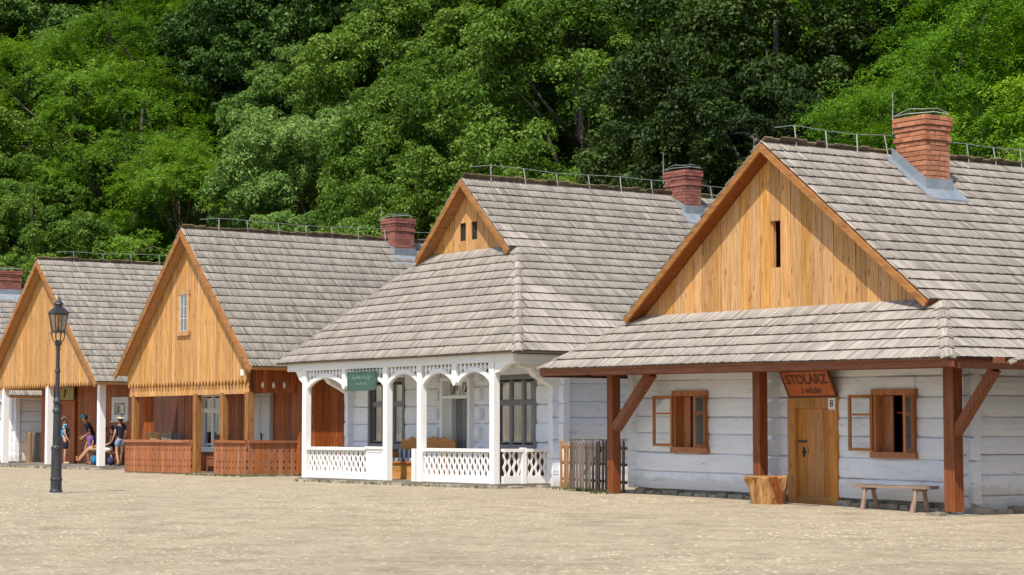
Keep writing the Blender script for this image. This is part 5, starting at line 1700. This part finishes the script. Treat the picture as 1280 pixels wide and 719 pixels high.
def person(label, loc, yaw, pose, skin, sc=1.0, shirt=None, shorts=None, sleeve=True, shorts_len=0.75, hat=None, hair=None, shoes=None, glasses=False, female=False, bulk=1.0):
    """faces -Y in its own frame. pose overrides joints given in a standing frame, metres for a 1.75 m body"""
    r_ = link('person', None, None, loc, (0, 0, yaw))
    tag(r_, label, 'person')
    sh = 0.17 if female else 0.19
    J = dict(pelvis=(0, 0, 0.95), waist=(0, 0.0, 1.10), chest=(0, 0, 1.32), neck=(0, 0, 1.48), head=(0, -0.02, 1.58), crown=(0, -0.01, 1.70),
             shl=(sh, 0, 1.41), ell=(sh + 0.07, 0.03, 1.13), wrl=(sh + 0.07, -0.08, 0.90), shr=(-sh, 0, 1.41), elr=(-sh - 0.07, 0.03, 1.13), wrr=(-sh - 0.07, -0.08, 0.90),
             hil=(0.095, 0, 0.90), knl=(0.105, -0.02, 0.50), anl=(0.11, 0.02, 0.08), hir=(-0.095, 0, 0.90), knr=(-0.105, -0.02, 0.50), anr=(-0.11, 0.02, 0.08))
    J.update(pose)
    if bulk > 1:
        for q in ('shl', 'shr', 'ell', 'elr', 'wrl', 'wrr', 'hil', 'hir', 'knl', 'knr'):
            J[q] = (J[q][0] * (1 + (bulk - 1) * 0.6), J[q][1], J[q][2])
    J = {k: Vector(v) * sc for k, v in J.items()}
    for s in 'lr':
        fd = pose.get('foot' + s)
        J['to' + s] = Vector(fd) * sc if fd else J['an' + s] + Vector((0, -0.17, -0.05)) * sc
    rad = dict(pelvis=0.135, waist=0.115 if female else 0.125, chest=0.14, neck=0.052, head=0.085, crown=0.075, shl=0.062, ell=0.042, wrl=0.028, shr=0.062, elr=0.042, wrr=0.028,
               hil=0.085, knl=0.056, anl=0.036, hir=0.085, knr=0.056, anr=0.036, tol=0.032, tor=0.032)
    slim = dict(pelvis=0.78, waist=0.74, chest=0.74, shl=0.78, shr=0.78) if shirt else {}
    for q in rad:
        if q not in ('head', 'crown', 'tol', 'tor', 'anl', 'anr'):
            rad[q] *= bulk
    nodes = {k: (J[k], rad[k] * sc * 0.92 * slim.get(k, 1.0)) for k in rad}
    edges = [('pelvis', 'waist'), ('waist', 'chest'), ('chest', 'neck'), ('neck', 'head'), ('head', 'crown')]
    for s in 'lr':
        edges += [('chest', 'sh' + s), ('sh' + s, 'el' + s), ('el' + s, 'wr' + s), ('pelvis', 'hi' + s), ('hi' + s, 'kn' + s), ('kn' + s, 'an' + s), ('an' + s, 'to' + s)]
        d = (J['wr' + s] - J['el' + s]).normalized()
        side = d.cross(Vector((0, 1, 0)))
        if side.length < 0.2: side = d.cross(Vector((1, 0, 0)))
        side.normalize()
        curl = d.cross(side)
        pm = 'pa' + s
        nodes[pm] = (J['wr' + s] + d * 0.07 * sc, (0.034 * sc, 0.018 * sc))
        edges.append(('wr' + s, pm))
        for f, (o_, ln) in enumerate(((-0.03, 0.075), (-0.01, 0.088), (0.01, 0.082), (0.03, 0.065))):
            a = nodes[pm][0] + side * o_ * sc + d * 0.035 * sc
            b = a + (d * 0.8 + curl * 0.35) * ln * 0.5 * sc
            c = b + (d * 0.5 + curl * 0.75) * ln * 0.5 * sc
            for q, (p, rr) in enumerate(((a, 0.0095), (b, 0.009), (c, 0.0075))):
                nodes[f'f{s}{f}{q}'] = (p, rr * sc)
            edges += [(pm, f'f{s}{f}0'), (f'f{s}{f}0', f'f{s}{f}1'), (f'f{s}{f}1', f'f{s}{f}2')]
        a = J['wr' + s] + d * 0.03 * sc + side * -0.04 * sc
        b = a + (d * 0.8 - side * 0.4 + curl * 0.3) * 0.045 * sc
        nodes['t' + s + '0'] = (a, 0.011 * sc); nodes['t' + s + '1'] = (b, 0.0095 * sc)
        edges += [('wr' + s, 't' + s + '0'), ('t' + s + '0', 't' + s + '1')]
    bo = link('body', bpy.data.meshes.new('body'), r_)
    bo.data.materials.append(skin)
    skin_mesh(bo, nodes, edges, 'pelvis')
    hd = J['head']; up = (J['crown'] - J['head']).normalized()
    fdir = pose.get('face')
    fdir = Vector(fdir).normalized() if fdir else Vector((0, -1, 0))
    sd = up.cross(fdir).normalized()
    hc = hd + up * 0.03 * sc
    link('nose', MB().ball(hc + fdir * 0.088 * sc - up * 0.005 * sc, 0.017 * sc, 6, 4).mesh('nose', skin, True), r_)
    for q in (-1, 1):
        link('eye', MB().ball(hc + fdir * 0.076 * sc + sd * q * 0.032 * sc + up * 0.022 * sc, 0.011 * sc, 6, 4).mesh('eye', EYE_M, True), r_)
        link('ear', MB().ball(hc + sd * q * 0.082 * sc, 0.024 * sc, 6, 4).mesh('ear', skin, True), r_)
    link('mouth', MB().ball(hc + fdir * 0.078 * sc - up * 0.045 * sc, 0.02 * sc, 6, 4, (1, 0.5, 0.3)).mesh('mouth', cloth('lips', (0.3, 0.09, 0.07)), True), r_)
    rot = Matrix((sd, -fdir, up)).transposed().to_4x4()
    def headgear(name, prof, mat, n=12, extra=None):
        b = MB(); b.m = Matrix.Translation(hc) @ rot @ Matrix.Scale(sc, 4)
        b.lathe(prof, n=n)
        if extra: extra(b)
        link(name, b.mesh(name, mat, True), r_)
    if hair:
        b = MB(); b.m = Matrix.Translation(hc - fdir * 0.040 * sc + up * 0.035 * sc) @ rot @ Matrix.Scale(sc, 4)
        b.ball((0, 0, 0.0), 0.094, 10, 8, (1.0, 0.9, 0.98))
        if hair[1] > 0:
            b.ball((0, 0.05, -0.08 * hair[1]), 0.085, 8, 6, (1.0, 0.6, 1.3 * hair[1]))
        link('hair', b.mesh('hair', hair[0], True), r_)
    if hat:
        kind, hm = hat
        if kind == 'cap':
            headgear('cap', [(0.108, 0.03), (0.11, 0.06), (0.098, 0.105), (0.06, 0.135), (0.01, 0.142)], hm, extra=lambda b: b.ball((0, -0.12, 0.035), 0.09, 8, 4, (0.85, 0.9, 0.1)))
        else:
            headgear('sun_hat', [(0.19, 0.01), (0.185, 0.025), (0.118, 0.055), (0.114, 0.07), (0.105, 0.125), (0.06, 0.15), (0.01, 0.155)], hm)
    if glasses:
        b = MB()
        for q in (-1, 1):
            b.ball(hc + fdir * 0.086 * sc + sd * q * 0.034 * sc + up * 0.022 * sc, 0.027 * sc, 8, 5, (1, 0.5, 0.8))
        link('sunglasses', b.mesh('sunglasses', M['black'], True), r_)
    g = 0.014 * sc
    if shirt:
        nd = {k: (J[k], rad[k] * sc * 1.0 + g) for k in ('pelvis', 'waist', 'chest')}
        nd['pelvis'] = (J['pelvis'] - (J['waist'] - J['pelvis']) * 0.35, rad['pelvis'] * sc * 1.02 + g)
        nd['collar'] = (J['chest'].lerp(J['neck'], 0.85), 0.075 * sc)
        ed = [('pelvis', 'waist'), ('waist', 'chest'), ('chest', 'collar')]
        for s in 'lr':
            nd['sh' + s] = (J['sh' + s], rad['sh' + s] * sc * 0.95 + g)
            ed.append(('chest', 'sh' + s))
            if sleeve:
                nd['sl' + s] = (J['sh' + s].lerp(J['el' + s], 0.72), 0.06 * sc)
                ed.append(('sh' + s, 'sl' + s))
        o = link('shirt', bpy.data.meshes.new('shirt'), r_); o.data.materials.append(shirt)
        skin_mesh(o, nd, ed, 'waist')
    if shorts:
        nd = {'pelvis': (J['pelvis'], rad['pelvis'] * sc * 0.95 + g), 'waist': (J['pelvis'].lerp(J['waist'], 0.5), rad['waist'] * sc * 0.95 + g * 0.6)}
        ed = [('waist', 'pelvis')]
        for s in 'lr':
            nd['hi' + s] = (J['hi' + s], rad['hi' + s] * sc * 1.05 + g); nd['th' + s] = (J['hi' + s].lerp(J['kn' + s], min(1.0, shorts_len + 0.15)), 0.09 * sc + g)
            ed += [('pelvis', 'hi' + s), ('hi' + s, 'th' + s)]
        o = link('shorts', bpy.data.meshes.new('shorts'), r_); o.data.materials.append(shorts)
        skin_mesh(o, nd, ed, 'pelvis')
    if shoes:
        for s in 'lr':
            b = MB(); c = (J['an' + s] + J['to' + s]) / 2
            dd_ = (J['to' + s] - J['an' + s]); dd_.z = 0
            b.m = Matrix.Translation((c.x, c.y, min(J['an' + s].z, J['to' + s].z))) @ Matrix.Rotation(math.atan2(dd_.y, dd_.x), 4, 'Z')
            b.ball((0, 0, 0), 0.06 * sc, 8, 6, (2.1, 0.85, 0.75))
            link('shoe', b.mesh('shoe', shoes, True), r_)
    return r_

DY = D.root.rotation_euler.z
FL = 0.13
def floral():
    m, nt, b, out = nmat('floral_blue_shirt')
    co = scaled_coords(nt, (11, 11, 11))
    vo = N(nt, 'ShaderNodeTexVoronoi', Scale=1.0)
    nt.links.new(co, vo.inputs['Vector'])
    c = ramp(nt, vo.outputs['Distance'], [(0.22, (0.55, 0.68, 0.72)), (0.36, (0.05, 0.32, 0.48)), (0.6, (0.015, 0.06, 0.16))])
    nt.links.new(c, b.inputs['Base Color'])
    b.inputs['Roughness'].default_value = 0.9
    return m
NAVY = cloth('navy_cotton', (0.014, 0.018, 0.04)); BLACK = cloth('black_cotton', (0.012, 0.012, 0.014))
person('visitor in a blue floral shirt, dark shorts and straw hat standing behind the lamp post', D.W(-2.5, 0.8, FL), DY + R(160), dict(wrl=(0.27, -0.04, 0.88)), SKIN, 1.0, floral(), NAVY, True, 0.85, ('hat', cloth('straw', (0.55, 0.36, 0.18))), (HAIR, 0), cloth('beige_shoe', (0.45, 0.38, 0.28)), bulk=1.3)
tw = link('towel', MB().prism([(-0.16, 0), (0.12, 0.06), (0.17, 0.3), (0.02, 0.42), (-0.13, 0.36)], 'Y', -0.06, 0.06).mesh('towel', cloth('cyan_towel', (0.03, 0.55, 0.65))), None, D.W(-2.92, 0.62, 1.30), (0, 0.15, DY))
tag(tw, 'bright cyan towel slung over the shoulder of the visitor in the floral shirt', 'towel')
person('person in a teal cap and navy T-shirt leaning forward over a child', D.W(-1.05, 1.25, FL), DY - R(10), dict(waist=(0, -0.06, 1.10), chest=(0, -0.16, 1.28), neck=(0, -0.24, 1.42), head=(0, -0.29, 1.51), crown=(0, -0.3, 1.63), shl=(0.19, -0.18, 1.36), shr=(-0.19, -0.18, 1.36), ell=(0.26, -0.14, 1.08), elr=(-0.26, -0.12, 1.08), wrl=(0.13, -0.30, 0.93), wrr=(-0.12, -0.30, 0.95)), SKIN, 1.06, NAVY, cloth('blue_denim', (0.09, 0.13, 0.30)), True, 0.8, ('cap', cloth('teal_cap', (0.03, 0.30, 0.38))), (HAIR, 0), cloth('brown_shoe', (0.2, 0.1, 0.05)))
person('small dark-haired child in a purple top standing between the sitting adults', D.W(-0.55, 0.95, FL), DY + R(15), {}, SKIN, 0.70, cloth('purple_top', (0.15, 0.07, 0.22)), cloth('lilac_shorts', (0.22, 0.16, 0.34)), True, 0.7, None, (HAIR, 0.5), None, female=True)
def seated(hx=0.0, kl=(0.10, -0.42, 0.50), kr=(-0.10, -0.42, 0.50), al=(0.10, -0.46, 0.08), ar=(-0.10, -0.46, 0.08), lean=0.0, **kw):
    p = dict(pelvis=(0, 0, 0.55), waist=(0, lean * 0.3, 0.70), chest=(0, lean * 0.7, 0.92), neck=(0, lean, 1.08), head=(0, lean - 0.02, 1.18), crown=(0, lean - 0.02, 1.30),
             shl=(0.18, lean * 0.8, 1.01), shr=(-0.18, lean * 0.8, 1.01), ell=(0.25, lean * 0.8 - 0.02, 0.74), elr=(-0.25, lean * 0.8 - 0.02, 0.74), wrl=(0.18, -0.22, 0.66), wrr=(-0.18, -0.22, 0.66),
             hil=(0.09, -0.03, 0.53), hir=(-0.09, -0.03, 0.53), knl=kl, knr=kr, anl=al, anr=ar)
    p.update(kw)
    return p
person('tanned sitter in khaki shorts with bare legs stretched out, half hidden by the white post', D.W(-0.2, 1.25, FL), DY - R(12), seated(lean=0.08, kl=(0.09, -0.46, 0.55), kr=(-0.09, -0.46, 0.58), al=(0.06, -0.82, 0.13), ar=(-0.1, -0.80, 0.2), footl=(0.05, -0.92, 0.2), footr=(-0.12, -0.88, 0.3)), SKIN_TAN, 1.0, cloth('maroon_top', (0.16, 0.05, 0.06)), cloth('khaki', (0.36, 0.26, 0.13)), True, 0.85, None, (HAIR, 0))
person('sitter in a black sleeveless top, white shorts and sunglasses on the porch bench', D.W(0.62, 1.28, FL), DY - R(32), seated(lean=0.02, wrl=(0.1, -0.36, 0.60), wrr=(-0.1, -0.36, 0.60), face=(-0.35, -1, -0.1)), SKIN, 1.03, BLACK, cloth('white_shorts', (0.7, 0.68, 0.64)), False, 0.55, None, (HAIR, 0.7), cloth('sandals', (0.1, 0.06, 0.04)), True)
person('girl in a cream sun hat, navy top and denim shorts standing at the porch corner', D.W(2.62, 0.72, FL), DY - R(75), dict(anl=(0.12, 0.1, 0.08), anr=(-0.11, -0.1, 0.08), ell=(0.24, 0.06, 1.14)), SKIN, 0.99, NAVY, cloth('pale_denim', (0.24, 0.32, 0.50)), True, 0.45, ('hat', cloth('cream_hat', (0.62, 0.55, 0.42))), (cloth('brown_hair', (0.10, 0.05, 0.025)), 1.0), cloth('dark_shoe', (0.05, 0.04, 0.05)), female=True)
def bag(label, loc, sx, sy, sz, mat, strap):
    r_ = link('bag', None, None, loc, (0, 0, DY + jit(0.3)))
    tag(r_, label, 'bag')
    link('sack', MB().ball((0, 0, sz * 0.45), 1.0, 10, 7, (sx, sy, sz * 0.55)).mesh('sack', mat, True), r_)
    link('strap', MB().tube([(-sx * 0.5, 0, sz * 0.8), (-sx * 0.3, 0, sz * 1.2), (sx * 0.3, 0, sz * 1.2), (sx * 0.5, 0, sz * 0.8)], 0.014, 5).mesh('strap', strap), r_)
bag('bright blue bag on the porch floor under the stretched-out legs', D.W(0.35, 0.75, FL + 0.02), 0.2, 0.13, 0.32, cloth('bright_blue_bag', (0.02, 0.16, 0.33)), NAVY)
bag('dark blue bag with pale trim under the bench at the porch corner', D.W(1.35, 0.95, FL + 0.02), 0.19, 0.13, 0.28, cloth('dark_blue_bag', (0.025, 0.035, 0.10)), cloth('pale_trim', (0.4, 0.4, 0.5)))

# ------------------------------------------------------------------ the wooded hillside
def leaf_mesh(rg, C, Nrm, kind, boost, size):
    """C, Nrm: leaf centres and normals; returns a mesh of two-triangle leaves with a tint attribute"""
    n = len(C)
    t = rg.normal(size=(n, 3))
    if kind == 'spray':
        t = boost[1] + rg.normal(scale=0.35, size=(n, 3))
    t -= Nrm * (t * Nrm).sum(1, keepdims=True)
    t /= np.linalg.norm(t, axis=1, keepdims=True) + 1e-9
    b = np.cross(Nrm, t)
    L, Wd = size
    l = rg.uniform(0.7, 1.35, (n, 1)) * L / 2
    w = rg.uniform(0.7, 1.3, (n, 1)) * Wd / 2
    bend = Nrm * l * 0.35
    co = np.empty((n, 4, 3))
    co[:, 0] = C - t * l
    co[:, 1] = C + b * w + bend
    co[:, 2] = C + t * l
    co[:, 3] = C - b * w + bend
    me = bpy.data.meshes.new('crown')
    me.vertices.add(n * 4); me.vertices.foreach_set('co', co.reshape(-1))
    idx = np.arange(n * 4, dtype=np.int32)
    me.loops.add(n * 4); me.loops.foreach_set('vertex_index', idx)
    me.polygons.add(n); me.polygons.foreach_set('loop_start', np.arange(n, dtype=np.int32) * 4); me.polygons.foreach_set('loop_total', np.full(n, 4, dtype=np.int32))
    me.update(calc_edges=True)
    at = me.attributes.new('tint', 'FLOAT', 'POINT')
    at.data.foreach_set('value', np.repeat(np.clip(boost[0], 0, 1), 4).astype(np.float32))
    return me

def make_tree(kind, seed, H, Rr, leafmat, nb, per, size, flat=0.55):
    """returns (trunk mesh, crown mesh). Crown: many boughs spread through an uneven ovoid, each a dome of small leaves"""
    rg = np.random.default_rng(seed)
    zc = H * 0.58; rz = H * 0.46
    # uneven silhouette
    lob = [(rg.normal(size=3), rg.uniform(0.1, 0.3)) for _ in range(6)]
    cs, ns, bs, dirs = [], [], [], []
    tr = MB()
    lean = rg.normal(scale=0.25, size=2)
    pts = [(0, 0, -1.2), (lean[0] * 0.3, lean[1] * 0.3, H * 0.3), (lean[0], lean[1], H * 0.62), (lean[0] * 1.2, lean[1] * 1.2, H * 0.92)]
    tr.tube(pts, [H * 0.025, H * 0.019, H * 0.012, H * 0.003], 8)
    for k in range(nb):
        d = rg.normal(size=3); d[2] = d[2] * 0.9 + 0.15
        d /= np.linalg.norm(d)
        q = 1.0
        for v, a in lob:
            q += a * max(0.0, float(d @ (v / np.linalg.norm(v))) - 0.3) * 1.4
        rr = rg.uniform(0.42, 1.0) ** 0.5 * q * 0.84
        c = np.array([d[0] * Rr * rr, d[1] * Rr * rr, zc + d[2] * rz * rr])
        br = rg.uniform(0.6, 1.4) * Rr * 0.29
        out = d * np.array([1, 1, 0.6]) + np.array([0, 0, 0.35]); out /= np.linalg.norm(out)
        m = int(per * (br / (Rr * 0.3)) ** 2)
        hue = rg.normal(0.0, 0.13)
        if k % 7 == 0:
            tr.tube([(lean[0] * 0.7, lean[1] * 0.7, H * rg.uniform(0.28, 0.6)), tuple(c * 0.55 + np.array([0, 0, zc * 0.42])), tuple(c)], [H * 0.008, H * 0.005, 0.01], 5)
        if kind == 'spray':
            # drooping feathery sprays radiating from the bough centre
            ns_ = max(6, m // 42)
            for _ in range(ns_):
                a = rg.normal(size=3); a = a + out * 1.0; a[2] *= 0.4
                a /= np.linalg.norm(a)
                ln = br * rg.uniform(0.8, 1.5)
                tt = rg.uniform(0.05, 1, 42)
                base = c + out * br * 0.15 + rg.normal(scale=br * 0.2, size=3) * np.array([1, 1, 0.35])
                p = base + a * (tt * ln)[:, None] + np.array([0, 0, -1.0]) * (tt ** 2 * ln * 0.42)[:, None]
                p = p + rg.normal(scale=0.07, size=p.shape)
                nn = np.array([0, 0, 1.0]) + rg.normal(scale=0.42, size=p.shape) + out * 0.35
                cs.append(p); ns.append(nn)
                sd = np.cross(a, [0, 0, 1.0])
                dirs.append(sd[None] * np.where(rg.random(42) < 0.5, 1, -1)[:, None] + a * 0.6 + np.array([0, 0, -0.35]))
                bs.append(0.5 + hue + rg.normal(0, 0.10, 42) + 0.1 * rg.normal())
        else:
            # a bough of small clumps, full on top and outside, thin below
            kc = 13
            q1 = rg.normal(size=(kc, 3)); q1 /= np.linalg.norm(q1, axis=1, keepdims=True)
            q1 = q1 + out * 0.75 + np.array([0, 0, 0.08]); q1 /= np.linalg.norm(q1, axis=1, keepdims=True)
            q1 = q1 * br * rg.uniform(0.55, 1.0, (kc, 1)) * np.array([1.1, 1.1, flat + 0.28])
            which = rg.integers(0, kc, m)
            u = rg.normal(size=(m, 3)); u /= np.linalg.norm(u, axis=1, keepdims=True)
            u = u + out * 0.6 + np.array([0, 0, 0.2]); u /= np.linalg.norm(u, axis=1, keepdims=True)
            p = c + q1[which] + u * (br * 0.36 * rg.uniform(0.35, 1.0, m) ** 0.5)[:, None] * np.array([1.1, 1.1, 0.75])
            nn = u * 0.6 + np.array([0, 0, 0.4]) + rg.normal(scale=0.5, size=p.shape)
            cs.append(p); ns.append(nn); dirs.append(np.zeros_like(p))
            bs.append(0.5 + hue + rg.normal(0, 0.14, m))
    Cn = np.concatenate(cs); Nn = np.concatenate(ns); Bn = np.concatenate(bs); Dn = np.concatenate(dirs)
    Nn /= np.linalg.norm(Nn, axis=1, keepdims=True)
    me = leaf_mesh(rg, Cn, Nn, kind, (Bn, Dn), size)
    me.materials.append(leafmat)
    return tr.mesh('trunk', M['bark'], True), me

T0 = {}
def kinds():
    T0['locust'] = [make_tree('spray', 1 + i, 11.5, 4.5, M['leaf_locust'], 50, 1400, (0.20, 0.05)) for i in range(2)]
    T0['feather'] = [make_tree('spray', 11 + i, 11.0, 4.5, M['leaf_feather'], 62, 1250, (0.20, 0.055)) for i in range(2)]
    T0['pale'] = [make_tree('dome', 21 + i, 11.0, 4.4, M['leaf_pale'], 60, 1250, (0.20, 0.085)) for i in range(2)]
    T0['mid'] = [make_tree('dome', 31 + i, 11.5, 4.5, M['leaf_mid'], 66, 1250, (0.165, 0.095)) for i in range(3)]
    T0['broad'] = [make_tree('dome', 41 + i, 12.0, 4.6, M['leaf_broad'], 58, 900, (0.22, 0.14)) for i in range(2)]
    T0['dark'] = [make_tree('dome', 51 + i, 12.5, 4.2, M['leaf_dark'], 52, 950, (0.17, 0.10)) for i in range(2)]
kinds()
WORD = dict(locust='bright yellow-green feathery tree', feather='drooping feathery green tree', pale='pale grey-green leafy tree', mid='mid-green small-leaved tree', broad='dark green broad-leaved tree', dark='very dark shaded tree')
def cam_px(p):
    q = Vector(p) - Vector((0, 0, EYE))
    zz = q.y * math.cos(PITCH) + q.z * math.sin(PITCH)
    return 640 + F_PX * q.x / zz, 359.5 - F_PX * (-q.y * math.sin(PITCH) + q.z * math.cos(PITCH)) / zz, zz
def species(px, py, r):
    px += r.uniform(-15, 15); py += r.uniform(-15, 15)
    if px > 1005: return 'locust'
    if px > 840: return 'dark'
    if px > 500: return 'mid' if not (py < 10 and px < 600) else 'broad'
    if px > 280: return 'broad' if py < 85 else 'pale'
    if px > 90: return 'feather' if py > 20 else 'broad'
    return ('mid' if py > 150 else 'pale') if py > 60 else 'broad'
PLACE = [(30, 'at the left photo edge'), (110, 'above the far porch'), (190, 'above the carved porch house'), (270, 'above the attic window gable'), (350, 'above the carved house ridge'),
         (430, 'left of the middle chimney'), (510, 'above the middle chimney'), (590, 'above the small gable'), (670, 'above the arched house ridge'), (750, 'left of the second chimney'),
         (830, 'above the second chimney'), (910, 'above the carpenter roof slope'), (990, 'above the carpenter gable peak'), (1070, 'left of the orange chimney'), (1150, 'above the orange chimney'), (1230, 'right of the orange chimney'), (1400, 'beyond the right edge')]
TIER = ['low behind roofs', 'just above roofs', 'midway up slope', 'high on slope', 'near photo top', 'at photo top', 'uppermost']
def plant_trees():
    r = random.Random(12)
    used = {}
    rows = [(20.5, 6.8, 0.86), (26.0, 7.3, 0.98), (32.5, 7.8, 1.05), (40.0, 8.2, 1.1), (48.0, 8.8, 1.15), (57.0, 9.2, 1.2), (65.0, 9.4, 1.2)]
    first = set()
    cnt = {}
    for j, (b0_, step, sc) in enumerate(rows):
        a = -130.0 + (step / 2 if j % 2 else 0)
        while a < 40:
            aa = a + r.uniform(-1.1, 1.1); bb = b0_ + r.uniform(-1.2, 1.2)
            x, y = from_a(aa, bb - wrap(aa))
            z = hill_z(bb) - 0.3
            a += step
            s = sc * r.uniform(0.84, 1.18)
            px, py, dz = cam_px((x, y, z + 7.2 * s))
            if dz < 30: continue
            rpx = 4.8 * s * F_PX / dz
            rpy = 6.0 * s * F_PX / dz
            if px < -rpx - 120 or px > 1280 + rpx + 120 or py + rpy < 0: continue
            k = species(px, py, r)
            var = cnt.get(k, 0); cnt[k] = var + 1
            tm, cm = T0[k][var % len(T0[k])]
            root = link('tree', None, None, (x, y, z), (r.uniform(-0.05, 0.05), r.uniform(-0.05, 0.05), r.uniform(0, 6.28)))
            root.scale = (s, s, s * r.uniform(0.92, 1.1))
            pl = [p for q, p in PLACE if px <= q + 40]
            lab = f'{WORD[k]} {TIER[j]}, {pl[0] if pl else PLACE[-1][1]}'
            if lab in used:
                used[lab] += 1
                lab = lab + (', set further back' if used[lab] == 2 else ', hidden among neighbours')
            else:
                used[lab] = 1
            tag(root, lab, 'tree', 'trees covering the hillside')
            link('trunk', tm, root)
            link('crown', cm, root)
plant_trees()

# weeds along the foot of the porches
def weeds():
    rg = np.random.default_rng(9)
    mb = MB()
    lines = [(Cc, (3.4, -0.35), (3.75, 1.7), 70), (Cc, (0.2, -0.3), (3.3, -0.3), 50), (B, (-9.3, -0.3), (-0.3, -0.3), 60), (A, (-3.6, 0.9), (-0.2, 0.1), 60), (A, (-0.3, -0.4), (0.5, -0.3), 14), (D, (-7, -0.5), (3, -0.5), 50)]
    for h, p, q, n in lines:
        for _ in range(n):
            t = rg.random()
            c = h.W(lerp(p[0], q[0], t) + rg.normal(0, 0.06), lerp(p[1], q[1], t) + rg.normal(0, 0.06), 0)
            gz = ground_z(c.x, c.y)
            for k in range(5):
                an = rg.uniform(0, 6.28); l = rg.uniform(0.03, 0.13); w = 0.012
                dx_, dy_ = math.cos(an), math.sin(an)
                b0 = Vector((c.x, c.y, gz - 0.01)); tip = b0 + Vector((dx_ * l * 0.6, dy_ * l * 0.6, l))
                sdv = Vector((-dy_, dx_, 0)) * w
                mb.add([b0 - sdv, b0 + sdv, tip], [(0, 1, 2)])
    o = link('weeds', mb.mesh('weeds', plain('weed_leaf', (0.07, 0.10, 0.02), (0.16, 0.17, 0.05), 5.0, 0.8)))
    tag(o, 'tufts of low weeds along the foot of the porches', 'weeds', None, 'stuff')
weeds()
